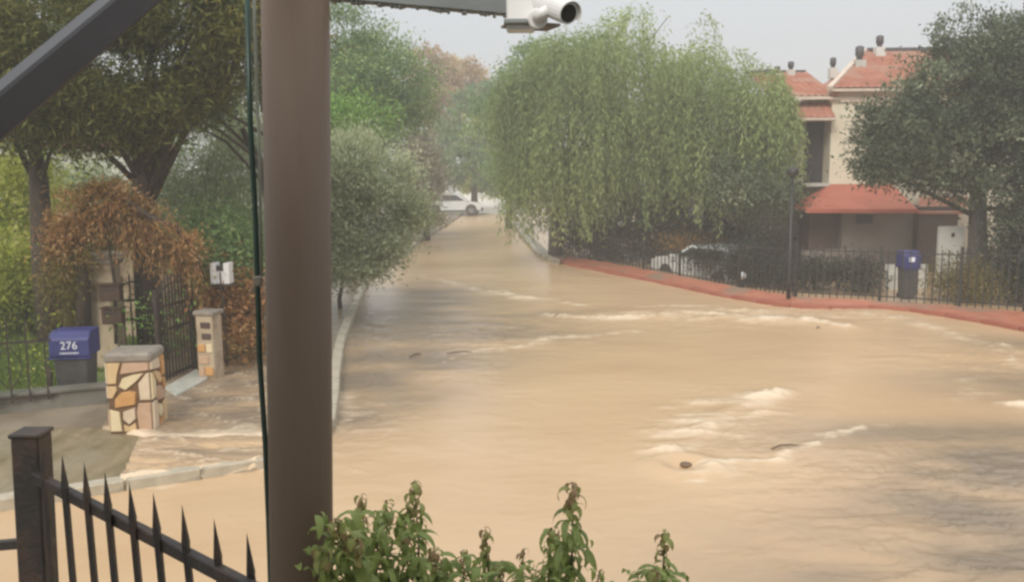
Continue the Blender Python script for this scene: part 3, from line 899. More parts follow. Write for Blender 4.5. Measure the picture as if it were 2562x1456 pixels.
# low garden plants behind the right fence
def bush(label, lobes, n, leaf, mat, name='shrub', **kw):
    l = lobes[0]
    return tree(name, label, 'shrub', l[0], l[2], -.05, lobes, n, leaf, mat, tr=.04, split=.4, limbs=False, **kw)
bush('dark clipped hedge behind the fence in front of the house', [(2040, 700, 23.3, 60, 55), (2130, 705, 22.9, 60, 50), (2180, 712, 22.7, 40, 45), (1930, 700, 24, 60, 45)], 26000, .08, L_['dark'], per=30, clump=.2)
bush('dark shrub mass under the willow beside the trunk', [(1560, 610, 31.5, 80, 55), (1480, 600, 33, 60, 40), (1650, 600, 30.5, 70, 50)], 20000, .10, L_['dark'])
bush('dark green shrub behind the white parked car', [(1830, 640, 29.3, 110, 60), (1760, 590, 30.5, 80, 40)], 20000, .10, L_['dark'])
bush('dark shrub leaning over the bonnet of the garden car', [(1870, 660, 24.9, 55, 38), (1780, 645, 26.0, 45, 14)], 13000, .08, L_['dark'])
bush('brown flowering shrub pushing through the fence at the right', [(2400, 695, 21.0, 42, 35), (2440, 720, 20.8, 40, 30), (2380, 720, 21, 25, 30)], 6500, .07, L_['oliverust'])
bush('dark shrub at the right end of the fence', [(2550, 700, 20.8, 55, 80), (2610, 640, 21, 60, 110)], 13000, .09, L_['dark'])
bush('slim dark cypress shrub in front of the porch', [(1905, 620, 25.6, 14, 70), (1908, 560, 25.6, 10, 40)], 7000, .06, L_['dark'], name='cypress_shrub')
bush('reddish plants in front of the white patio wall', [(1760, 615, 29, 45, 12), (1710, 605, 29, 30, 12)], 3500, .08, L_['rust'])

# ------------------------------------------------------------------ arch of climbing plant over the gate
def arch_plant():
    root = empty('arch_climber', G(250, 960, .12), 'rust brown and olive climber arching over the iron gate', 'climbing plant')
    b0 = root.location.copy()
    Yp = 13.6
    path = [(210, 830), (208, 700), (180, 560), (230, 490), (300, 490), (370, 540), (440, 570), (490, 630), (512, 700)]
    m = MB().tube([P(a, b, Yp) - b0 for a, b in path], [.12, .1, .06, .05, .05, .045, .04, .03, .02], 8)
    m.build('stem', M['bark'], root, smooth=True)
    m = MB().tube([P(a, b, Yp) - b0 for a, b in [(290, 860), (288, 720), (270, 600), (250, 520)]], [.03, .028, .02, .02], 6)
    m.build('stem', M['bark'], root, smooth=True)
    tops = [(250, 510, 13.6, 90, 42), (190, 555, 13.5, 60, 40), (330, 530, 13.8, 65, 28), (150, 600, 13.5, 32, 45), (405, 560, 13.5, 60, 22), (470, 610, 13.5, 32, 28), (275, 475, 13.7, 60, 22)]
    c1 = crown('crown', tops, 11000, .075, L_['rust'], root, clump=.13, per=26, asp=.22, droop=.15, tone=.35)
    c1.location = -b0
    low = [(180, 680, 13.6, 55, 80), (400, 600, 13.8, 60, 22), (455, 640, 13.7, 40, 22), (170, 780, 14.1, 28, 60), (330, 585, 14, 60, 20), (125, 690, 13.6, 25, 60), (495, 715, 13.6, 25, 40)]
    c2 = crown('hanging_foliage', low, 6500, .075, L_['oliverust'], root, clump=.13, per=24, asp=.22, droop=.2, tone=.3)
    c2.location = -b0
    # hanging twigs
    tw = MB()
    dl = []
    for i in range(150):
        a = random.uniform(120, 500)
        top = 520 + 130 * abs((a - 260) / 240) ** 1.5
        p = P(a, top, Yp + random.uniform(-.3, .3)) - b0
        l = random.uniform(.2, .8)
        q = p + Vector((random.uniform(-.15, .15), random.uniform(-.1, .1), -l))
        dl += [(p.lerp(q, t_ / 9) + b0, t_) for t_ in range(10)]
        tw.tube([p, p.lerp(q, .5) + Vector((random.uniform(-.05, .05), 0, 0)), q], [.008, .006, .003], 4, False)
    cv = np.array([tuple(q_[0]) for q_ in dl for _ in range(4)]) + RNG.normal(0, .03, (len(dl) * 4, 3))
    dvv = rand_unit(len(cv)) * .6 + np.array([0, 0, -1.0]); dvv /= np.linalg.norm(dvv, axis=1, keepdims=True)
    vv, ff = rot_quads(cv, dvv, rand_unit(len(cv)), .09 * RNG.uniform(.5, 1.3, len(cv)), np.full(len(cv), .018), .03)
    o = np_mesh('hanging_sprays', vv, ff, L_['rust'], root, {'tint': ('FACE', RNG.random(len(cv)))}); o.location = -b0; o['kind'] = 'stuff'
    o = tw.build('twigs', M['bark'], root); o['kind'] = 'stuff'
arch_plant()
bush('rusty leafed shrub right of the gate pier', [(600, 790, 14.6, 50, 70), (580, 740, 14.8, 45, 40), (600, 860, 14.2, 40, 40)], 9000, .08, L_['rust'])

p_ = P(385, 860, 16.6)
e = empty('garden_wall', (p_.x, 16.6, .1), 'greyish tan garden wall standing behind the iron gate', 'wall')
MB().box((-.1, 0, .8), (1.75, .2, 1.6)).build('panel', M['pier'], e, bevel=.01)
MB().box((-.1, 0, 1.64), (1.85, .3, .07)).build('coping', M['cap'], e, bevel=.01)

# ------------------------------------------------------------------ left iron fence
def spike_bar(name, h, wd, mat, spike=.08):
    m = MB()
    m.box((0, 0, h / 2), (wd, wd, h))
    s = wd * .75
    m.add([(-s, -s * .6, h), (s, -s * .6, h), (s, s * .6, h), (-s, s * .6, h), (0, 0, h + spike)], [(0, 1, 4), (1, 2, 4), (2, 3, 4), (3, 0, 4), (0, 3, 2, 1)])
    return m.mesh(name, mat)

def picket_fence(name, label, a, b, z0, h, spacing, mat, wd=.018, posts=True, rails=(.12, .88), group=None, cat='fence', post_h=None, spike=.07, rail_t=.03, curls=False, skip=None):
    a = Vector(a); b = Vector(b); a.z = b.z = 0
    L = (b - a).length; ang = math.atan2(b.y - a.y, b.x - a.x)
    root = empty(name, (a.x, a.y, z0), label, cat, group, rz=ang)
    for r_ in rails:
        MB().box((L / 2, 0, h * r_), (L, rail_t * .7, rail_t)).build('rail', mat, root)
    me = spike_bar('bar', h, wd, mat, spike)
    n = int(L / spacing)
    for i in range(1, n + 1):
        x = i * spacing
        if x > L - .03: break
        o = link_mesh('bar', me, root); o.location = (x, .0, 0)
        o.rotation_euler = (random.uniform(-.01, .01), random.uniform(-.01, .01), 0)
    if posts:
        pm = MB().box((0, 0, (post_h or h + .05) / 2), (.06, .06, post_h or h + .05)).mesh('post', mat)
        for x in (0, L):
            o = link_mesh('post', pm, root); o.location = (x, 0, 0)
    if curls:
        k = 0
        x = .25
        while x < L - .2:
            for sgn in (-1, 1):
                pts = []
                for t in np.linspace(0, 1, 12):
                    an = -math.pi / 2 + t * math.pi
                    pts.append((x + sgn * (.02 + .13 * math.cos(an)), -.02, .2 + h * .55 * t))
                MB().tube(pts, .008, 5).build('scroll', mat, root)
            x += .5
    return root

# low wall under the left fence with fence on it
pl = [G(-260, 1062, .12), G(270, 1008, .12)]
ang = math.atan2(pl[1].y - pl[0].y, pl[1].x - pl[0].x)
Lw = (pl[1] - pl[0]).length
lowwall = empty('low_wall', pl[0], 'grey concrete footing wall under the left garden fence', 'wall', rz=ang)
MB().box((Lw / 2, .1, .05), (Lw, .2, .34)).build('footing', M['concrete'], lowwall, bevel=.01)
MB().box((Lw / 2, .09, .235), (Lw, .26, .05)).build('coping', M['concrete'], lowwall, bevel=.01)
fa = G(-260, 1040, .3); fb = G(182, 990, .3)
picket_fence('iron_fence', 'black iron fence with curved scrolls in front of the lawn', G(-260, 1042, .26), G(140, 997, .26), .26, 1.0, .21, M['iron'], wd=.02, rails=(.06, .8), spike=.08, curls=True, posts=False)

# climbing stems on the left fence
bush('thin leafy vine climbing the left iron fence', [(110, 900, 12.3, 45, 80), (60, 850, 12.4, 40, 50)], 500, .05, L_['yellow'], name='vine')

# the gate piers and boxes
pp = P(275, 900, 13.9)
pier = empty('gate_pier', (pp.x, 13.9, .12), 'tan rendered gate pier behind the blue bin carrying two letterboxes', 'pier')
MB().box((0, 0, .85), (.42, .3, 1.7)).build('shaft', M['pier'], pier, bevel=.01)
MB().box((0, 0, 1.73), (.5, .36, .07)).build('cap', M['cap'], pier, bevel=.01)
def letterbox(px, py, label):
    p = P(px, py, 13.55)
    e = empty('letterbox', p, label, 'letterbox', 'letterboxes on the gate pier')
    MB().box((0, 0, -.02), (.32, .14, .24)).build('body', M['box'], e, bevel=.012)
    MB().prism([(-.18, -.09), (.18, -.09), (.18, .09), (-.18, .09)], .104, .13).build('lid', M['box'], e, bevel=.006)
    MB().box((0, -.077, .05), (.2, .012, .025)).build('slot', M['darkwin'], e)
letterbox(278, 730, 'dark brown letterbox, upper of the two on the tan gate pier')
letterbox(284, 788, 'dark brown letterbox, lower of the two on the tan gate pier')

# iron gate: two leaves
def gate_leaf(label, a, b, z0, h, spacing, wd=.022, arch=.15):
    a = Vector(a); b = Vector(b); a.z = b.z = 0
    L = (b - a).length; ang = math.atan2(b.y - a.y, b.x - a.x)
    root = empty('iron_gate', (a.x, a.y, z0), label, 'gate', rz=ang)
    for z in (.08, h * .55, h * .8):
        MB().box((L / 2, 0, z), (L, .025, .04)).build('rail', M['iron'], root)
    for x in (0, L):
        MB().box((x, 0, h / 2 - .03), (.06, .06, h + .02)).build('stile', M['iron'], root, bevel=.004)
    n = int(L / spacing)
    for i in range(1, n):
        x = L * i / n
        hh = h - .02 + arch * math.sin(math.pi * x / L)
        link_mesh('bar', spike_bar('bar', hh, wd, M['iron'], .08), root).location = (x, 0, 0)
    pts = [(L * t, -.02, h - .1 + arch * math.sin(math.pi * t)) for t in np.linspace(0, 1, 14)]
    MB().tube(pts, .014, 5).build('top_curve', M['iron'], root)
    for i in range(1, n, 2):
        x = L * (i + .5) / n
        pts = [(x + .05 * math.cos(t), -.02, h * .68 + .05 * math.sin(t)) for t in np.linspace(0, 2 * math.pi, 13)]
        MB().tube(pts, .008, 5, False).build('ring', M['iron'], root)
    return root
gate_leaf('dark iron gate leaf standing ajar beside the stone pillar', G(402, 962, .13), G(488, 924, .13), .13, 1.42, .085)
gate_leaf('dark iron gate leaf behind the grey capped stone pillar', G(300, 905, .13), G(392, 900, .13), .13, 1.28, .1)
bush('small glossy green plant growing through the gate bars', [(390, 800, 13.3, 14, 36), (415, 835, 13.3, 18, 18)], 420, .07, L_['bright'])

# pale slab at the gate threshold
sa = [G(a, b, .16)[:2] for a, b in ((413, 972), (440, 992), (520, 948), (492, 926))]
sl = MB().prism(sa, .06, .19).build('threshold_slab', M['slab'], None, bevel=.012)
tag(sl, 'pale marble slab on the ground in front of the gate', 'slab')

# small stone pier right of gate
p2 = G(530, 946, .13)
pier2 = empty('gate_pier', (p2.x, p2.y, .12), 'tan stone pier with dark stones right of the iron gate', 'pier', rz=-.2)
MB().box((0, 0, .5), (.27, .27, 1.0)).build('shaft', M['pier'], pier2, bevel=.01)
MB().box((0, 0, 1.03), (.33, .33, .06)).build('cap', M['cap'], pier2, bevel=.01)
for (ux, uz, w_, h_, mi) in ((.02, .85, .16, .09, 'darkbrown'), (.03, .68, .15, .09, 'darkbrown'), (-.06, .5, .12, .12, None), (.07, .5, .1, .13, None), (-.03, .32, .17, .12, None), (.05, .15, .13, .13, None), (-.07, .14, .09, .14, None)):
    MB().box((ux, -.14, uz), (w_, .03, h_)).build('stone', M[mi] if mi else random.choice(SM), pier2, bevel=.01)

# white lantern box
lp_ = P(555, 683, 13.9)
lan = empty('lantern', (lp_.x, 13.9, .12), 'white box lantern on a thin post behind the gate pier', 'lantern')
zz = lp_.z - .12
MB().bar((0, 0, 0), (0, 0, zz - .17), .035).build('post', M['iron'], lan)
MB().box((0, 0, zz - .18), (.36, .3, .025)).build('base_plate', M['iron'], lan)
for sx in (-1, 1):
    MB().box((sx * .105, 0, zz), (.09, .22, .33)).build('side_panel', M['white_plastic'], lan, bevel=.006)
MB().box((0, .02, zz - .06), (.114, .2, .2)).build('front_panel', M['white_plastic'], lan)
MB().box((0, .0, zz + .08), (.116, .18, .08)).build('window', M['darkwin'], lan)
MB().box((0, -.088, zz - .07), (.02, .012, .18)).build('slit', M['darkwin'], lan)

# fence right of the small pier
picket_fence('iron_fence', 'dark iron fence with brown bars behind the rusty shrub', G(556, 905, .12), G(760, 868, .12), .12, 1.2, .16, M['iron'], wd=.02, spike=.06)

# ------------------------------------------------------------------ stone clad pillar
sp0 = G(326, 1082, .12)
pil = empty('stone_pillar', (sp0.x, sp0.y + .26, .0), 'short pillar clad in yellow and orange stones with a grey cap', 'pillar', rz=.08)
Wp, Hp = .5, .86
MB().box((0, 0, .12 + Hp / 2 - .1), (Wp, Wp, Hp + .2)).build('core', M['mortar'], pil)
capm = MB().box((0, 0, .12 + Hp + .055), (Wp + .05, Wp + .05, .12)).build('cap', M['cap'], pil, bevel=.03)
POLY = [([(0, .70), (.0, 1), (.33, 1), (.24, .84), (.2, .70)], 1), ([(.37, 1), (1, 1), (1, .89), (.62, .86), (.3, .84)], 3),
        ([(.25, .66), (.4, .61), (.68, .73), (.88, .85), (.62, .83), (.35, .78)], 0), ([(.72, .70), (.92, .84), (1, .85), (1, .46), (.74, .46)], 4),
        ([(0, .67), (.2, .67), (.22, .62), (.1, .5), (0, .5)], 1), ([(.13, .36), (.63, .40), (.67, .58), (.5, .6), (.3, .58), (.14, .48)], 2),
        ([(.68, .02), (1, .02), (1, .42), (.70, .42), (.64, .3)], 3), ([(.32, .3), (.62, .36), (.62, .2), (.45, .12), (.3, .2)], 4),
        ([(0, .02), (.28, .02), (.26, .16), (.24, .3), (0, .34)], 0), ([(.32, .02), (.63, .02), (.61, .15), (.45, .09), (.31, .12)], 1)]
for face in range(4):
    Rm = Matrix.Rotation(face * math.pi / 2, 4, 'Z')
    for poly, mi in POLY:
        pts = [((u if face % 2 == 0 else 1 - u), v) for u, v in poly]
        n = len(pts)
        cx = sum(p[0] for p in pts) / n; cy = sum(p[1] for p in pts) / n
        f0 = [Vector(((p[0] - .5) * Wp * .98, -Wp / 2 - .001, .12 + p[1] * Hp)) for p in pts]
        f1 = [Vector(((cx + (p[0] - cx) * .9 - .5) * Wp * .98, -Wp / 2 - .022, .12 + (cy + (p[1] - cy) * .93) * Hp)) for p in pts]
        vs = [Rm @ v for v in f0 + f1]
        fs = [tuple(range(n)), tuple(range(2 * n - 1, n - 1, -1))] + [(i, n + i, n + (i + 1) % n, (i + 1) % n) for i in range(n)]
        MB().add(vs, fs).build('stone', SM[(mi + face) % 5 if face else mi], pil)

# ------------------------------------------------------------------ bins
def text_mesh(body, size, mat, parent, loc, rot, name='number'):
    cu = bpy.data.curves.new(name, 'FONT')
    cu.body = body; cu.size = size; cu.extrude = .002; cu.align_x = 'CENTER'; cu.align_y = 'CENTER'
    cu.resolution_u = 3
    o = bpy.data.objects.new(name, cu)
    COL.objects.link(o)
    bpy.context.view_layer.update()
    dg = bpy.context.evaluated_depsgraph_get()
    me = bpy.data.meshes.new_from_object(o.evaluated_get(dg))
    bpy.data.objects.remove(o)
    me.materials.clear(); me.materials.append(mat)
    o2 = link_mesh(name, me, parent)
    o2.location = loc; o2.rotation_euler = rot
    return o2

def bin_(label, loc, rz, text, sc=1.0, s=(.42, .36, .95)):
    root = empty('waste_bin', loc, label, 'bin', 'blue and grey bins by the fences', rz=rz)
    root.scale = (sc, sc, sc)
    w_, d_, h_ = s
    hb = h_ * .66
    lw_, uw = w_ * .78, w_ * .9
    vs = [(-lw_ / 2, -d_ * .4, 0), (lw_ / 2, -d_ * .4, 0), (lw_ / 2, d_ * .4, 0), (-lw_ / 2, d_ * .4, 0), (-uw / 2, -d_ / 2, hb), (uw / 2, -d_ / 2, hb), (uw / 2, d_ / 2, hb), (-uw / 2, d_ / 2, hb)]
    MB().add(vs, [(3, 2, 1, 0), (4, 5, 6, 7), (0, 1, 5, 4), (1, 2, 6, 5), (2, 3, 7, 6), (3, 0, 4, 7)]).build('body', M['binbody'], root, bevel=.02)
    # upper blue hood with a sloped top
    y0, y1 = -d_ / 2 - .02, d_ / 2 + .02
    x = w_ / 2 + .01
    prof = [(y0, hb - .02), (y0, h_ - .1), (y0 + .1, h_), (y1, h_), (y1, hb - .02)]
    vs = [(-x, a, b) for a, b in prof] + [(x, a, b) for a, b in prof]
    n = 5
    MB().add(vs, [tuple(range(n)), tuple(range(2 * n - 1, n - 1, -1))] + [(i, n + i, n + (i + 1) % n, (i + 1) % n) for i in range(n)]).build('hood', M['binlid'], root, bevel=.015)
    MB().box((0, y0 + .02, hb - .035), (w_ + .05, .06, .025)).build('rim', M['binlid'], root)
    if text:
        text_mesh(text, .15, M['ink'], root, (0.0, y0 - .004, h_ - .19), (R(90), 0, 0))
        m = MB()
        xx = -.12
        while xx < .12:
            wl = random.choice((.012, .018, .02))
            m.box((xx + wl / 2, y0 - .004, hb + .035), (wl, .004, random.choice((.018, .022))))
            xx += wl + .006
        m.build('small_print', M['ink'], root)
    else:
        MB().box((-.02, y0 - .004, h_ - .2), (.14, .004, .11)).build('white_patch', M['ink'], root, bevel=.001)
    for sx in (-1, 1):
        m = MB().tube([(sx * .12 - .02, d_ * .46, .07), (sx * .12 + .02, d_ * .46, .07)], .07, 10)
        m.build('wheel', M['rubber'], root)
    MB().bar((-w_ * .4, y1 + .03, h_ - .06), (w_ * .4, y1 + .03, h_ - .06), .025).build('handle', M['binlid'], root)
    return root
bl = G(206, 988, .12)
bin_('grey bin with blue hood numbered 276 beside the left fence', (bl.x + .01, bl.y - .12, .12), .12, '276', sc=1.02, s=(.5, .4, .95))
b2 = P(2268, 748, 20.9)
bin_('grey bin with blue hood and white patch by the right fence', (b2.x, 20.9, .1), .1, '', s=(.4, .34, 1.16))

# ------------------------------------------------------------------ right fence
fence_px = [(1378, 634), (1500, 653), (1610, 673), (1700, 689), (1850, 718), (1990, 741), (2200, 752), (2400, 765), (2562, 779), (2700, 793)]
labs = ['far end of the black iron fence beside the willow trunk', 'low iron fence stretch under the willow curtain', 'iron fence bars at the left of the white garden car', 'iron fence bars in front of the white garden car',
        'black iron fence stretch left of the street lamp', 'black iron fence in front of the dark hedge', 'black iron fence with the blue bin before it', 'black iron fence before the white wall and brown shrub', 'black iron fence at the right edge under the dense tree']
for i in range(len(fence_px) - 1):
    a = G(*fence_px[i], .12); b = G(*fence_px[i + 1], .12)
    hgt = [.95, .9, .7, .6, 1.2, 1.25, 1.25, 1.3, 1.3][i]
    picket_fence('iron_fence', labs[i], a, b, .1, hgt, .16 if i > 3 else .2, M['ironfar'], wd=.022, rails=(.1, .93), spike=.03, group='iron fence runs along the red pavement')

# pale panels behind the first stretch of fence
p_ = P(1405, 640, 36.5)
e = empty('white_garden_wall', (p_.x, 36.6, -.02), 'small pale wall behind the fence under the willow', 'wall')
MB().box((0, 0, .55), (1.1, .15, 1.1)).build('panel', M['whitewall'], e, bevel=.01)
# street lamp
sl_ = G(1968, 742, .12)
lamp = empty('street_lamp', (sl_.x, sl_.y - .15, .1), 'thin dark street lamp post in front of the porch', 'street lamp')
MB().tube([(0, 0, 0), (0, 0, .5), (0, 0, 2.9)], [.055, .045, .035], 10).build('pole', M['ironfar'], lamp, smooth=True)
MB().tube([(0, 0, 2.9), (0, 0, 3.0), (0, 0, 3.1), (0, 0, 3.16)], [.05, .14, .12, .03], 10).build('lamp_head', M['ironfar'], lamp, smooth=True)
# white globe lamp on low post
gl = P(1857, 690, 23.6)
e = empty('globe_lamp', (gl.x, 23.6, 0), 'small white globe lamp low behind the fence', 'lamp')
MB().tube([(0, 0, 0), (0, 0, gl.z - .08)], .025, 8).build('post', M['ironfar'], e)
bm = bmesh.new(); bmesh.ops.create_uvsphere(bm, u_segments=16, v_segments=10, radius=.105)
me = bpy.data.meshes.new('globe'); bm.to_mesh(me); bm.free()
for q in me.polygons: q.use_smooth = True
o = link_mesh('globe', me, e, M['white_plastic']); o.location = (0, 0, gl.z)
gl = P(1552, 561, 31)
e = empty('globe_lamp', (gl.x, 31, 0), 'pale globe lamp glimpsed under the willow', 'lamp')
MB().tube([(0, 0, 0), (0, 0, gl.z - .08)], .025, 8).build('post', M['ironfar'], e)
o = link_mesh('globe', me.copy(), e); o.location = (0, 0, gl.z)

# ------------------------------------------------------------------ terraced houses
HY = 28.6
def hx(px): return P(px, 430, HY).x
def hz(py, y=HY): return P(2075, py, y).z

def tile_roof(name, parent, x0, x1, ya, za, yb, zb, mat, pitch=.22, rows=14, xt=None):
    """wavy pantile surface from eave (ya,za) to ridge (yb,zb), real relief"""
    nx = int((x1 - x0) / pitch * 6) + 1
    xs = np.linspace(x0, x1, nx)
    ny = rows * 2
    vs = []
    L = math.hypot(yb - ya, zb - za)
    ny_, nz_ = -(zb - za) / L, (yb - ya) / L
    for j in range(rows + 1):
        for k in (0, 1):
            t = min(1, (j + (0 if k == 0 else .999)) / (rows + 1))
            lift = .035 if k == 0 else .0
            sh = 0 if xt is None else (xt - x0) * t
            for x in xs:
                x = x if xt is None else x + sh * (1 - (x - x0) / (x1 - x0))
                wv = .03 * abs(math.sin(math.pi * x / pitch)) + lift
                vs.append((x, ya + (yb - ya) * t + ny_ * wv, za + (zb - za) * t + nz_ * wv))
    rws = 2 * (rows + 1)
    idn = np.arange(rws * nx).reshape(rws, nx)
    f = np.stack([idn[:-1, :-1], idn[:-1, 1:], idn[1:, 1:], idn[1:, :-1]], -1).reshape(-1, 4)
    o = np_mesh(name, np.array(vs), f, mat, parent)
    m = MB()
    xk = x0 if xt is None else xt
    m.add([(x0, ya, za - .08), (x1, ya, za - .08), (x1, yb, zb - .08), (xk, yb, zb - .08), (x0, ya, za), (x1, ya, za), (x1, yb, zb), (xk, yb, zb)],
          [(3, 2, 1, 0), (4, 5, 6, 7), (0, 1, 5, 4), (1, 2, 6, 5), (2, 3, 7, 6), (3, 0, 4, 7)])
    b = m.build('roof_deck', M['trim'], parent)
    b.parent = parent
    return o

def cowl(parent, x, y, zb, h, big=1.0):
    c = MB().box((x, y, zb + h * .25), (.32 * big, .32 * big, h * .5)).build('chimney', M['whitewall'], parent, bevel=.01)
    MB().tube([(x, y, zb + h * .5), (x, y, zb + h * .62), (x, y, zb + h * .66), (x, y, zb + h * .95), (x, y, zb + h)], [.09 * big, .09 * big, .13 * big, .13 * big, .05 * big], 10).build('cowl', M['metalgrey'], c, smooth=True)

# nearer unit (right)
house = empty('terraced_house', (hx(2075), HY, -.1), 'cream two storey house with red tiled roof and red porch roof', 'house')
ox = hx(2075)
def HB(name, x0, x1, y0, y1, z0, z1, mat, parent=house, bev=0.0):
    return MB().box(((x0 + x1) / 2 - ox, (y0 + y1) / 2 - HY, (z0 + z1) / 2 + .1), (x1 - x0, y1 - y0, z1 - z0)).build(name, M[mat], parent, bevel=bev)
W1 = hx(2075); W2 = hx(2075) + 7.5
ze = hz(240)
HB('wall', W1, W2, HY, HY + 7, -.1, ze, 'cream')
HB('fascia', W1 - .15, W2, HY - .12, HY - .003, ze, ze + .16, 'trim')
HB('eave_band', W1 - .1, W2, HY - .06, HY - .003, ze - .22, ze - .003, 'trim')
XT = P(2165, 136, HY + 3).x - ox
tile_roof('roof', house, W1 - ox - .2, W2 - ox, -.35, ze + .18 + .1, 3.0, hz(131, HY + 3) + .1, M['rooftile'], xt=XT)
m = MB().bar((W1 - ox - .22, -.38, ze + .3), (XT, 3.0, hz(131, HY + 3) + .16), .16, .12).build('hip_edge', M['trim'], house)
MB().add([(W1 - ox - .15, -.3, ze + .1), (XT, 3.0, hz(131, HY + 3) + .02), (W1 - ox - .15, 3.0, ze + .1), (W1 - ox + .1, -.3, ze + .1), (XT + .1, 3.0, hz(131, HY + 3) + .02), (W1 - ox + .1, 3.0, ze + .1)], [(0, 1, 2), (3, 5, 4), (0, 3, 4, 1), (1, 4, 5, 2), (0, 2, 5, 3)]).build('roof_side', M['rooftile'], house)
HB('ridge', ox + XT, W2, HY + 2.9, HY + 3.1, hz(131, HY + 3) - .0, hz(131, HY + 3) + .12, 'metalgrey')
cowl(house, P(2148, 200, HY + 1.6).x - ox, 1.6, P(2148, 205, HY + 1.6).z + .32, .95, 1.1)
cowl(house, hx(2230) - ox + .5, 2.6, hz(150, HY + 2.6) + .1, .8)
# ground floor: porch
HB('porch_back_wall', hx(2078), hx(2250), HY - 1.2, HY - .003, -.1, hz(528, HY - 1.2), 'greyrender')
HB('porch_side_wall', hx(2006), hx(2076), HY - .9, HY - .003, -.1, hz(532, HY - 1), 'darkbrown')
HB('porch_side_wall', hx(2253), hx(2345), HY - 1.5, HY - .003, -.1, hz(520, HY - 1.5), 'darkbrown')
HB('porch_window', hx(2110), hx(2150), HY - 1.23, HY - 1.203, hz(560, HY - 1.2), hz(540, HY - 1.2), 'darkwin')
# hipped porch roof
def PR(px, py, y): 
    p = P(px, py, y); return (p.x - ox, y - HY, p.z + .1)
a, b, c, d = PR(2016, 524, HY - 2.0), PR(2296, 524, HY - 2.0), PR(2232, 461, HY - .02), PR(2076, 461, HY - .02)
dn = lambda v, q=.07: (v[0], v[1], v[2] - q)
e1, e2 = (a[0], c[1], a[2]), (b[0], c[1], b[2])
m = MB(); m.add([a, b, c, d, dn(a), dn(b), dn(e2), dn(e1)], [(0, 1, 2, 3), (0, 4, 5, 1), (4, 7, 6, 5), (0, 3, 7, 4), (1, 5, 6, 2), (3, 2, 6, 7)])
m.build('porch_roof', M['awning'], house)
MB().bar(dn(a, .05), dn(b, .05), .06, .12).build('porch_fascia', M['awning'], house)
a2, b2_, c2, d2 = PR(2298, 530, HY - 1.6), PR(2420, 530, HY - 1.6), PR(2420, 492, HY - .02), PR(2300, 492, HY - .02)
MB().add([a2, b2_, c2, d2, dn(a2), dn(b2_), dn(c2, .3), dn(d2, .3)], [(0, 1, 2, 3), (0, 4, 5, 1), (4, 7, 6, 5), (0, 3, 7, 4), (1, 5, 6, 2), (3, 2, 6, 7)]).build('porch_roof', M['rooftile'], house)

# further unit (left, set back)
house2 = empty('terraced_house', (hx(2075) - 2.9, HY + .25, -.1), 'terraced house left of the cream one with double tiled roof and dark balcony', 'house')
ox2, oy2 = house2.location.x, house2.location.y
def HB2(name, x0, x1, y0, y1, z0, z1, mat, bev=0.0):
    return MB().box(((x0 + x1) / 2 - ox2, (y0 + y1) / 2 - oy2, (z0 + z1) / 2 + .1), (x1 - x0, y1 - y0, z1 - z0)).build(name, M[mat], house2, bevel=bev)
Y2 = HY + .25
X0 = hx(1925)
HB2('wall', X0, W1 - .01, Y2 + .4, Y2 + 7, -.1, hz(250, Y2), 'cream')
for (pa, pb, pc, pd) in ((2012, 2076, 302, 458), (1905, 1960, 302, 458)):
    HB2('balcony_shade_panel', P(pa, 400, Y2 + .35).x, min(P(pb, 400, Y2 + .35).x, W1 - .02), Y2 + .34, Y2 + .397, hz(pd, Y2), hz(pc, Y2), 'darkwin')  # dark panel on the wall, shade of the balcony recess put into its colour
HB2('balcony_slab', X0, W1 - .01, Y2 - .4, Y2 + .33, hz(466, Y2), hz(458, Y2), 'whitewall')
HB2('eave_board', X0, W1 - .02, Y2 - .45, Y2 - .35, hz(252, Y2), hz(244, Y2), 'trim')
HB2('eave_board', X0, W1 - .02, Y2 - .75, Y2 - .65, hz(304, Y2), hz(298, Y2), 'trim')
tile_roof('roof', house2, X0 - ox2, W1 - ox2 + .15, -.4, hz(246, Y2) + .1, 2.8, hz(182, Y2 + 2.8) + .1, M['rooftile'])
tile_roof('lower_roof', house2, X0 - ox2, W1 - ox2 - .02, -.7, hz(300, Y2) + .1, .1, hz(258, Y2) + .1, M['rooftile'], rows=4)
HB2('ridge', X0, W1 + .1, Y2 + 2.7, Y2 + 2.9, hz(184, Y2 + 2.8), hz(176, Y2 + 2.8), 'metalgrey')
for cxp, top, bot in ((2083, 148, 190), (1978, 158, 190), (1944, 170, 195), (1921, 177, 196)):
    p = P(cxp, bot, Y2 + 2.4); q = P(cxp, top, Y2 + 2.4)
    cowl(house2, p.x - ox2, 2.4, p.z + .1 - .1, q.z - p.z + .15, .8)
# ground floor of further unit
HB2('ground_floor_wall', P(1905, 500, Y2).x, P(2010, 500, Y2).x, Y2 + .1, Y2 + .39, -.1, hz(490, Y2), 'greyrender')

# patio wall and white bits
e = empty('white_patio_wall', (P(1740, 600, 31).x, 31, -.02), 'narrow cream wall glimpsed under the willow left of the house', 'wall')
MB().box((0, 0, 1.15), (.5, .2, 2.3)).build('panel', M['whitewall'], e)
wp = P(2393, 600, 22.6)
e = empty('white_gate_wall', (wp.x, 22.9, -.02), 'white wall panel with a small dark plaque behind the right fence', 'wall')
zt = P(2393, 566, 22.9).z + .02; zm = P(2393, 618, 22.9).z + .02
MB().box((0, 0, zt / 2), (.66, .12, zt)).build('tall_panel', M['whitewall'], e, bevel=.01)
MB().box((.72, .0, (zm - .06) / 2), (.77, .12, zm - .06)).build('low_panel', M['whitewall'], e, bevel=.01)
MB().box((.02, -.075, zt - .22), (.07, .03, .1)).build('plaque', M['darkwin'], e)
wl = P(2270, 700, 23.3)
e = empty('white_garden_wall', (wl.x, 23.4, -.02), 'low pale wall behind the blue bin at the right fence', 'wall')
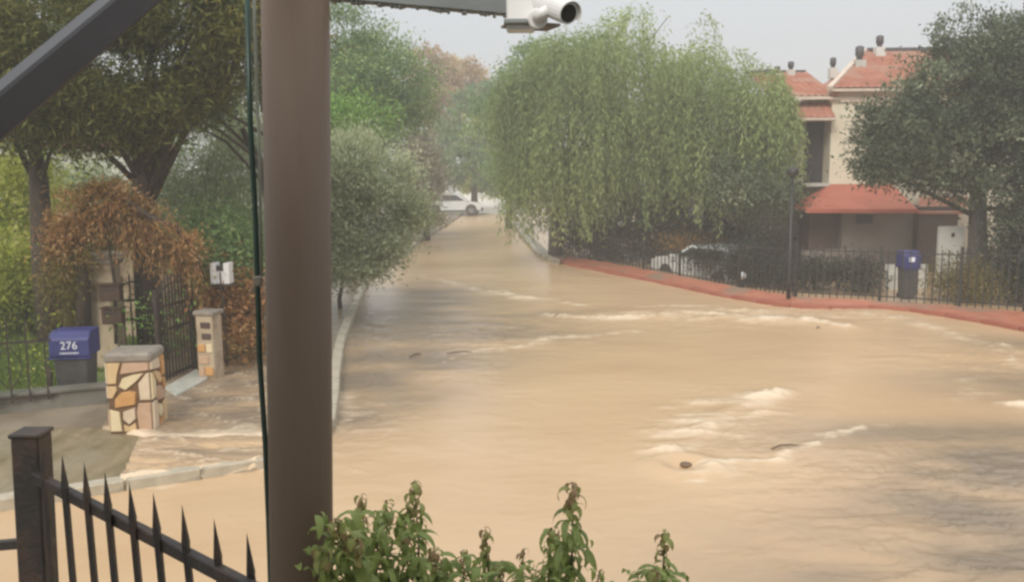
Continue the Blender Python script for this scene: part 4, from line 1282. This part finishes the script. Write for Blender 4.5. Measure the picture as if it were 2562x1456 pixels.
MB().box((0, 0, .3), (1.1, .12, .75)).build('panel', M['whitewall'], e, bevel=.01)
e = empty('white_garden_wall', (P(2100, 700, 25).x, 25.5, -.02), 'pale low wall seen through bars before the porch', 'wall')
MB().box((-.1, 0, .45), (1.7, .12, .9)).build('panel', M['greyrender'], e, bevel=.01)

# a pale house glimpsed between the pine trunks
hh = P(232, 410, 34)
e = empty('white_house', (hh.x, 34, 0), 'white house glimpsed between the two pine trunks', 'house')
MB().box((0, 2, 2.1), (3.2, 4, 4.2)).build('wall', M['whitewall'], e)
MB().add([(-1.8, -.3, 4.2), (1.8, -.3, 4.2), (1.8, 2, 5.1), (-1.8, 2, 5.1), (1.8, 4.3, 4.2), (-1.8, 4.3, 4.2)], [(0, 1, 2, 3), (3, 2, 4, 5), (0, 3, 5), (1, 4, 2), (0, 5, 4, 1)]).build('roof', M['rooftile'], e)
MB().box((-.6, -.01, 2.7), (.7, .04, 1.0)).build('window', M['darkwin'], e)
MB().box((.7, -.01, 2.7), (.7, .04, 1.0)).build('window', M['darkwin'], e)

# ------------------------------------------------------------------ vehicles
def vehicle(name, label, loc, rz, prof, cabin, glass, Wd, wheels, wr, cat='car', lamps=True):
    """prof: side outline (x,z) of the lower body, cabin: side outline of the cabin; x forward"""
    root = empty(name, loc, label, cat, rz=rz)
    def side(poly, w0, w1=None, ztop=None):
        n = len(poly)
        zs = [p[1] for p in poly]; z0, z1 = min(zs), max(zs)
        def hw(z):
            t = (z - z0) / (z1 - z0 + 1e-6)
            return w0 + ((w1 if w1 is not None else w0) - w0) * t
        vs = [(x, -hw(z), z) for x, z in poly] + [(x, hw(z), z) for x, z in poly]
        fs = [tuple(range(n)), tuple(range(2 * n - 1, n - 1, -1))] + [(i, n + i, n + (i + 1) % n, (i + 1) % n) for i in range(n)]
        return MB().add(vs, fs)
    side(prof, Wd / 2, Wd / 2 - .03).build('body', M['paint'], root, bevel=.03)
    side(cabin, Wd / 2 - .05, Wd / 2 - .2).build('cabin', M['paint'], root, bevel=.04)
    for gpoly in glass:
        for s in (-1, 1):
            z0 = min(p[1] for p in cabin); z1 = max(p[1] for p in cabin)
            n = len(gpoly)
            def yy(z): return (Wd / 2 - .05 - .15 * (z - z0) / (z1 - z0)) + .006
            vs = [(x, s * yy(z), z) for x, z in gpoly] + [(x, s * (yy(z) - .03), z) for x, z in gpoly]
            fs = [tuple(range(n)), tuple(range(2 * n - 1, n - 1, -1))] + [(i, n + i, n + (i + 1) % n, (i + 1) % n) for i in range(n)]
            MB().add(vs, fs).build('side_window', M['glass'], root)
    # end screens
    cz = sorted(cabin, key=lambda p: p[0])
    for (xa, za), (xb, zb), nm in ((cz[0], [p for p in cabin if p[1] == max(q[1] for q in cabin)][0], 'rear_window'),):
        pass
    xmin = min(p[0] for p in prof); xmax = max(p[0] for p in prof)
    top = [p for p in cabin if abs(p[1] - max(q[1] for q in cabin)) < .06]
    tf = max(top); tb = min(top)
    bf = max(p for p in cabin if p[1] < min(q[1] for q in cabin) + .05); bb = min(p for p in cabin if p[1] < min(q[1] for q in cabin) + .05)
    for (b_, t_), nm, sg in (((bf, tf), 'windscreen', 1), ((bb, tb), 'rear_window', -1)):
        A_ = Vector((b_[0] + (t_[0] - b_[0]) * .12, 0, b_[1] + (t_[1] - b_[1]) * .12)); B_ = Vector((b_[0] + (t_[0] - b_[0]) * .88, 0, b_[1] + (t_[1] - b_[1]) * .88))
        o_ = Vector((sg * .012, 0, .01))
        wa, wb_ = Wd / 2 - .16, Wd / 2 - .26
        vs = [A_ + o_ + Vector((0, -wa, 0)), A_ + o_ + Vector((0, wa, 0)), B_ + o_ + Vector((0, wb_, 0)), B_ + o_ + Vector((0, -wb_, 0))]
        vs += [v - o_ * 2 for v in vs]
        MB().add(vs, [(0, 1, 2, 3), (7, 6, 5, 4), (0, 4, 5, 1), (1, 5, 6, 2), (2, 6, 7, 3), (3, 7, 4, 0)]).build(nm, M['glass'], root)
    for x in wheels:
        for s in (-1, 1):
            wv = MB().tube([(x, s * (Wd / 2 - .2), wr), (x, s * (Wd / 2 + .01), wr)], wr, 20).build('wheel', M['rubber'], root, bevel=.02)
            MB().tube([(x, s * (Wd / 2 - .05), wr), (x, s * (Wd / 2 + .02), wr)], wr * .6, 14).build('rim', M['rim'], wv)
            # dark arch
            MB().tube([(x, s * (Wd / 2 - .1), wr + .03), (x, s * (Wd / 2 + .004), wr + .03)], wr + .09, 20).build('wheel_arch', M['dkplastic'], root)
    for x, nm in ((xmax, 'front_bumper'), (xmin, 'rear_bumper')):
        MB().box((x - (.04 if x > 0 else -.04), 0, .42), (.2, Wd + .02, .26)).build(nm, M['dkplastic'], root, bevel=.03)
    MB().box(((xmin + xmax) / 2, 0, .3), (xmax - xmin - .5, Wd + .01, .12)).build('sill', M['dkplastic'], root, bevel=.01)
    for s in (-1, 1):
        MB().box((xmax - .03, s * (Wd / 2 - .2), .75), (.12, .3, .14)).build('headlight', M['white_plastic'], root, bevel=.02)
        MB().box((xmin + .02, s * (Wd / 2 - .1), .85), (.1, .14, .3)).build('tail_light', M['redlight'], root, bevel=.02)
        MB().box((bf[0] - .25, s * (Wd / 2 + .06), bf[1] + .06), (.12, .16, .1)).build('wing_mirror', M['paint'], root, bevel=.02)
    return root
suv_prof = [(-2.15, .35), (-2.2, .6), (-2.15, .95), (1.2, 1.0), (1.95, .92), (2.2, .75), (2.2, .35)]
suv_cab = [(-2.1, .93), (-1.95, 1.55), (-1.7, 1.64), (.35, 1.62), (1.25, .98)]
suv_glass = [[(-1.85, 1.05), (-1.75, 1.48), (-.9, 1.5), (-.85, 1.05)], [(-.78, 1.05), (-.8, 1.5), (.25, 1.48), (.9, 1.05)]]
cpos = G(1183, 541, .0)
# tail towards the picture's right: the car faces left into the bushes
vehicle('parked_car', 'white estate car parked across the far end of the street', (cpos.x - 1.55, cpos.y + 1.2, 0.06), R(4) , suv_prof, suv_cab, suv_glass, 1.8, (-1.3, 1.35), .34)
cx = P(1735, 690, 27.2)
vehicle('parked_car', 'white car half hidden behind the fence and hedge', (G(1700, 690, .1).x + 1.3, G(1700, 690, .1).y + 1.3, -.5), R(115), suv_prof, [(-1.9, .93), (-1.6, 1.35), (-1.3, 1.42), (.35, 1.40), (1.15, .98)],
        [[(-1.5, 1.03), (-1.35, 1.32), (-.6, 1.34), (-.55, 1.03)], [(-.48, 1.03), (-.5, 1.34), (.25, 1.32), (.85, 1.03)]], 1.7, (-1.3, 1.35), .31)

# dark stump of a tree / bollard at far right kerb
tp = G(1273, 568, .1)
e = empty('tree_stump', (tp.x, tp.y, .0), 'dark upright trunk at the kerb at the far end of the street', 'tree')
MB().tube([(0, 0, 0), (.02, 0, 1.0), (-.03, 0, 2.2), (0, 0, 3.4)], [.2, .17, .15, .1], 9).build('trunk', M['bark'], e, smooth=True)
cr_ = crown('crown', [(1290, 450, tp.y, 50, 50), (1260, 420, tp.y, 40, 40)], 9000, .16, L_['mid'], e)
cr_.location = -e.location

# ------------------------------------------------------------------ debris
def stick(px, py, L, r_, ang, label, bend=.03):
    p = G(px, py, .04)
    d = Vector((math.cos(ang), math.sin(ang), 0)) * L / 2
    q = Vector((0, 0, .03))
    o = MB().tube([p - d - q * .3, p - d * .3 + q * .5 + Vector((0, bend, 0)), p + d * .4 + q * .6, p + d], [r_ * .7, r_, r_ * .9, r_ * .3], 7).build('driftwood', M['debris'], None, smooth=True)
    tag(o, label, 'branch', 'floating debris')
stick(1040, 888, .26, .022, .8, 'short dark branch floating left of centre')
stick(1150, 882, .45, .014, .05, 'thin twig drifting right of the short dark branch', 0)
stick(1965, 1117, .36, .012, .25, 'brown stick on the foam line in the foreground')
stick(2048, 820, .08, .015, .2, 'tiny dark lump in the foam near the red pavement')
stick(1395, 790, .3, .02, .9, 'small twig poking from the wave near the middle')
p = G(1715, 1160, .0)
bm = bmesh.new(); bmesh.ops.create_icosphere(bm, subdivisions=3, radius=.055)
for v in bm.verts:
    v.co *= 1 + .35 * (vnoise(np.array([v.co.x * 14 + 3]), np.array([v.co.y * 14 + v.co.z * 9]))[0])
me = bpy.data.meshes.new('rock'); bm.to_mesh(me); bm.free()
o = link_mesh('rock', me, None, M['debris']); o.location = (p.x, p.y, -.01); o.scale = (1.2, 1, .65)
tag(o, 'dark wet rock breaking the water at the tip of the wake', 'rock')

# ------------------------------------------------------------------ terrace in the foreground
tw_ = MB().prism([(-6, -3), (3, -3), (3, 1.6), (-.45, 1.95), (-1.4, 2.7), (-6, 3.3)], -.6, 1.45).build('terrace', M['concrete'])
tag(tw_, 'raised terrace of the house the picture is taken from', kind='structure')

perg = empty('pergola', P(750, 728, 1.80), 'brown square post with dark beam and sloping rafter of the pergola', 'pergola')
po = perg.location.copy()
pt = P(736, -300, 1.80); pbm = P(757, 1600, 1.80)
pbm2 = pbm + (pbm - pt).normalized() * ((pbm.z - 1.44) / abs((pbm - pt).normalized().z))
pm_ = MB().tube([pt - po, pt.lerp(pbm2, .5) - po, pbm2 - po], .0665, 36).build('post', M['post'], perg, smooth=True)
ra_ = P(720, -330, 1.72); rb2_ = P(-140, 395, 1.12)
MB().bar(ra_ - po, rb2_ - po, .042, .048).build('rafter', M['rafter'], perg, bevel=.004)
# lighter edge strip under the rafter
dd = (rb2_ - ra_).normalized()
# beam with frayed lower edge
ba = P(826, 12, 1.86); rb3 = ray(1272, 50); bb_ = EYE + rb3 * ((ba.z - EYE.z) / rb3.z)
bd = (bb_ - ba); Lb = bd.length; bdir = bd.normalized()
beam = MB().bar(ba - po + Vector((0, 0, .16)), bb_ - po + Vector((0, 0, .16)), .04, .30).build('beam', M['beam'], perg)
fr = MB()
x = 0
while x < Lb:
    w_ = random.uniform(.004, .011); h_ = random.uniform(.002, .009)
    c = ba + bdir * (x + w_ / 2) - po
    fr.bar(c + Vector((0, -.0, .012)), c + Vector((0, 0, .012 - h_)), w_, .036, up=(0, 1, 0))
    x += w_ + random.uniform(.0, .004)
o = fr.build('drip_edge', M['beam'], perg); o['kind'] = 'stuff'
MB().prism([(-2.6 - po.x, -2.5 - po.y), (1.6 - po.x, -2.5 - po.y), (1.6 - po.x, .9 - po.y), (-2.6 - po.x, .9 - po.y)], 3.95 - po.z, 4.0 - po.z).build('unseen_shade_sheet', M['shadesheet'], perg)  # added sheet above the view, put there to shade the near parts

# dark green pole and pale cord
gpole = empty('awning_pole', P(640, 700, 1.84), 'thin dark green pole standing against the brown post', 'pole')
go = gpole.location.copy()
MB().tube([P(618, -40, 1.86) - go, P(626, 300, 1.85) - go, P(640, 560, 1.845) - go, P(650, 900, 1.84) - go, P(664, 1110, 1.835) - go, P(672, 1300, 1.83) - go, P(682, 1620, 1.83) - go, Vector((P(684, 1620, 1.83).x, 1.83, 1.44)) - go], .0062, 8).build('tube', M['dkgreen'], gpole, smooth=True)
MB().tube([P(634, -40, 1.88) - go, P(640, 120, 1.88) - go, P(642, 250, 1.87) - go, P(648, 330, 1.87) - go, P(652, 560, 1.86) - go, P(655, 690, 1.86) - go], .0036, 6).build('cord', M['cord'], gpole, smooth=True)
MB().box(P(646, 703, 1.825) - go, (.018, .012, .02)).build('clip', M['cap'], gpole, bevel=.002)

# security camera on the beam end
cc_ = P(1330, 35, 1.97)
cc = empty('security_camera', cc_, 'white bullet security camera on a junction box at the beam end', 'camera')
def CP(px, py, y): return P(px, py, y) - cc_
jb = MB().box(CP(1303, 20, 1.97), (.062, .06, .10)).build('junction_box', M['white_plastic'], cc, bevel=.004)
MB().box(CP(1290, 58, 1.94), (.05, .05, .01)).build('box_flange', M['beam'], cc, bevel=.002)
MB().bar(CP(1268, 62, 1.95), CP(1385, 70, 1.99), .075, .006).build('mount_plate', M['cap'], cc, bevel=.001)
MB().tube([CP(1345, 48, 1.95), CP(1345, 48, 1.92)], .022, 20).build('ring_mount', M['white_plastic'], cc, bevel=.004, smooth=False)
MB().tube([CP(1345, 47, 1.918), CP(1350, 38, 1.90), CP(1372, 25, 1.90)], [.012, .011, .012], 12).build('knuckle', M['white_plastic'], cc, smooth=True)
b0 = CP(1345, 2, 1.97); b1 = CP(1421, 34, 1.87)
body = MB().tube([b0, b0.lerp(b1, .1), b0.lerp(b1, .9), b1], [.019, .0235, .0235, .0225], 24).build('body', M['white_plastic'], cc, smooth=True)
ax = (b1 - b0).normalized()
MB().tube([b1, b1 + ax * .002], .0225, 24).build('front_ring', M['white_plastic'], body)
MB().tube([b1 + ax * .0015, b1 + ax * .0035], .0185, 24).build('lens', M['lens'], body)
# sun hood over the body
hood = MB()
pts0 = []; pts1 = []
xh = ax.cross(Vector((0, 0, 1))).normalized(); yh = xh.cross(ax).normalized()
n = 14
for k in range(n + 1):
    an = math.pi * (-.15 + 1.3 * k / n)
    o_ = xh * math.cos(an) * .0268 + yh * math.sin(an) * .0268
    o2_ = xh * math.cos(an) * .0252 + yh * math.sin(an) * .0252
    pts0 += [b0 + o_, b1 + ax * .011 + o_, b1 + ax * .011 + o2_, b0 + o2_]
fs = []
for k in range(n):
    for q in range(4):
        fs.append((k * 4 + q, k * 4 + (q + 1) % 4, (k + 1) * 4 + (q + 1) % 4, (k + 1) * 4 + q))
hood.add(pts0, fs).build('sun_hood', M['white_plastic'], body)

# near iron railing
def NP(px, py, d): return P(px, py, d)
d1, d9 = 2.5, 1.90
bars = [(105, 1115), (155, 1135), (210, 1155), (262, 1178), (323, 1205), (383, 1230), (455, 1260), (535, 1295), (617, 1330)]
rail = empty('iron_railing', Vector((P(78, 1270, 2.6).x, 2.6, 1.45)), 'near dark iron railing with spiked bars at bottom left', 'railing')
ro = rail.location.copy()
q0 = P(78, 1085, 2.62); q1 = P(98, 1456, 2.60)
dv = (q1 - q0).normalized()
q2 = q0 + dv * ((q0.z - 1.44) / abs(dv.z))
MB().bar(q0 - ro, q2 - ro, .085, .085, up=(0, 1, 0)).build('post', M['iron'], rail, bevel=.006)
MB().box(q0 - ro + Vector((0, 0, .004)), (.095, .095, .014)).build('post_cap', M['iron'], rail, bevel=.004)
RA, RBp = P(88, 1192, 2.56), P(640, 1478, 1.86)
MB().bar(RA - ro, RBp - ro, .026, .034).build('rail', M['iron'], rail, bevel=.003)
RA2 = RA + Vector((0, 0, -.72)); RB2 = RBp + Vector((0, 0, -.72))
MB().bar(RA2 - ro, RB2 - ro, .026, .034).build('rail', M['iron'], rail, bevel=.003)
for i, (bx, by) in enumerate(bars):
    t = i / 8.0
    dpt = 1 / ((1 - t) / d1 + t / d9)
    top = P(bx, by, dpt); low = P(bx + 45 * (.8 + .2 * t) * .8, by + 341 - 0, dpt)
    dv = (low - top).normalized()
    bot = top + dv * ((top.z - 1.5) / abs(dv.z))
    m = MB()
    neck = top + dv * .10
    m.bar(neck - ro, bot - ro, .0145, .0145, up=(0, 1, 0))
    s = .0082
    x_ = Vector((1, 0, 0)); y_ = Vector((0, 1, 0))
    base = neck - ro
    m.add([base - x_ * s - y_ * s, base + x_ * s - y_ * s, base + x_ * s + y_ * s, base - x_ * s + y_ * s, top - ro], [(0, 1, 4), (1, 2, 4), (2, 3, 4), (3, 0, 4), (3, 2, 1, 0)])
    m.build('bar', M['iron'], rail)
MB().bar(P(-60, 1368, 2.75) - ro, P(78, 1356, 2.62) - ro, .028, .03).build('rail', M['iron'], rail, bevel=.003)

# ------------------------------------------------------------------ foreground shrub with curled leaves
def leaf_mesh(name, L, Wd, curl, mat, tint):
    n = 6
    vs = []; fs = []
    x = 0; z = 0; a = .5
    for i in range(n + 1):
        t = i / n
        w_ = Wd * math.sin(math.pi * min(1, .08 + t * .92)) ** .8 * (1 - .25 * t)
        vs += [(x, -w_ / 2, z + w_ * .18), (x, 0, z), (x, w_ / 2, z + w_ * .18)]
        a -= curl / n
        x += math.cos(a) * L / n; z += math.sin(a) * L / n
    for i in range(n):
        for k in (0, 1):
            q = i * 3 + k
            fs.append((q, q + 1, q + 4, q + 3))
    me = bpy.data.meshes.new(name)
    me.from_pydata(vs, [], fs)
    at = me.attributes.new('tint', 'FLOAT', 'FACE')
    at.data.foreach_set('value', np.full(len(fs), tint, dtype=np.float32))
    for p in me.polygons: p.use_smooth = True
    me.materials.append(mat)
    me.update()
    return me
LM = [leaf_mesh('leaf', L, L * .32, c, L_['shrub'], t) for L, c, t in ((.06, 2.2, .3), (.07, 1.8, .5), (.052, 2.8, .65), (.065, 2.4, .15), (.045, 3.0, .75), (.075, 1.5, .42))]
LT = [leaf_mesh('leaf', L, L * .4, c, L_['shrub'], t) for L, c, t in ((.042, 3.2, 1.0), (.038, 3.6, .92), (.046, 2.8, .85))]
shr = empty('leafy_shrub', (P(1150, 1456, 2.35).x, 2.35, -.05), 'leafy shrub with curled drooping leaves in the foreground', 'shrub')
so = shr.location.copy()
shoots = [(1035, 1205, 1.0), (905, 1238, .95), (838, 1300, .8), (1215, 1322, .9), (1432, 1212, 1.1), (1662, 1328, .9), (1308, 1372, .7), (968, 1250, .6), (1500, 1425, .5), (1160, 1375, .7), (1010, 1300, .8), (1380, 1320, .9), (875, 1340, 1), (945, 1330, 1), (1085, 1370, .9), (1250, 1415, .8), (800, 1370, .8), (1120, 1420, .9), (1420, 1380, .9), (1640, 1420, .7), (1340, 1430, .8)]
count = 0
stuffV = []; 
rest = []
for i, (tx, ty, sc) in enumerate(shoots):
    yy = 2.35 + random.uniform(-.18, .18)
    if tx < 880: yy = random.uniform(1.6, 1.68) + .0
    top = P(tx, ty, yy)
    basex = so.x + (top.x - so.x) * .55
    base = Vector((basex, 2.35, 1.55 + random.uniform(0, .1)))
    midp = top.lerp(base, .45) + Vector((random.uniform(-.03, .03), 0, 0)); midp.x = top.x * .85 + midp.x * .15
    pts = [top, top.lerp(midp, .5) + Vector((random.uniform(-.01, .01), 0, 0)), midp, base]
    MB().tube([p - so for p in pts], [.0015, .003, .0045, .007], 6).build('stem', M['bark'], shr, smooth=True)
    Ls = 0.62
    n = int(95 * (.7 + .3 * sc))
    for k in range(n):
        t = (k / n) ** 1.15
        u = t * Ls
        # position along the stem from the tip downwards
        p = top.lerp(midp, min(1, u / max(.01, (top - midp).length)))
        if u > (top - midp).length: continue
        az_ = k * 2.4 + random.uniform(-.4, .4)
        tip = t < .12
        me = random.choice(LT if tip else LM)
        s_ = (1.15 if tip else .95) * random.uniform(.75, 1.2) * (1.0 + .2 * min(1, t * 3)) * sc * 1.0
        rest.append((p + Vector((random.uniform(-.006, .006), random.uniform(-.006, .006), 0)), az_, random.uniform(-.35, .25), s_, me, ty + u * 900))
# side sprays filling the lower mass
for i in range(900):
    px = random.choice([random.gauss(950, 75), random.gauss(900, 60), random.gauss(1060, 70), random.gauss(1420, 45), random.gauss(1240, 60), random.gauss(1640, 25)])
    lim = {0: 0}
    top_y = 1275 if px < 1050 else (1385 if px < 1180 else (1400 if px < 1360 else (1320 if px < 1480 else 1425)))
    if px < 745: continue
    py = random.uniform(top_y, 1560)
    yy = random.uniform(2.2, 2.5) if px > 860 else random.uniform(1.6, 1.68)
    rest.append((P(px, py, yy), random.uniform(0, 6.3), random.uniform(-.3, .5), random.uniform(.7, 1.15) * (1 if px > 860 else .75), random.choice(LM), py))
rest.sort(key=lambda r_: (r_[5] > 1440, random.random()))
sv = []; sf = []; st = []
nb = 0
for i, (p, a_, tl, s_, me, _) in enumerate(rest):
    if i < 298:
        o = link_mesh('leaf', me, shr)
        o.location = p - so; o.rotation_euler = (random.uniform(-.4, .4), tl, a_); o.scale = (s_, s_, s_)
    else:
        mt = Matrix.Translation(p - so) @ Euler((random.uniform(-.4, .4), tl, a_)).to_matrix().to_4x4() @ Matrix.Scale(s_, 4)
        tint = me.attributes['tint'].data[0].value
        for v in me.vertices: sv.append(tuple(mt @ v.co))
        for q in me.polygons:
            sf.append([nb + j for j in q.vertices]); st.append(tint)
        nb += len(me.vertices)
o = np_mesh('small_leaves', np.array(sv), np.array(sf), L_['shrub'], shr, {'tint': ('FACE', st)}, smooth=True)
o['kind'] = 'stuff'

# ------------------------------------------------------------------ rain haze over the street
hz_ = MB().box((0, 70, 6.2), (170, 190, 14.8)).build('haze', None)
hm = bpy.data.materials.new('haze'); hm.use_nodes = True
hn = hm.node_tree; hn.nodes.clear()
ho = hn.nodes.new('ShaderNodeOutputMaterial'); hv = hn.nodes.new('ShaderNodeVolumePrincipled')
hv.inputs['Color'].default_value = (.95, .93, .9, 1)
hv.inputs['Density'].default_value = .0042
hn.links.new(hv.outputs[0], ho.inputs['Volume'])
hz_.data.materials.append(hm)
tag(hz_, 'thin rain haze over the whole street', kind='stuff')
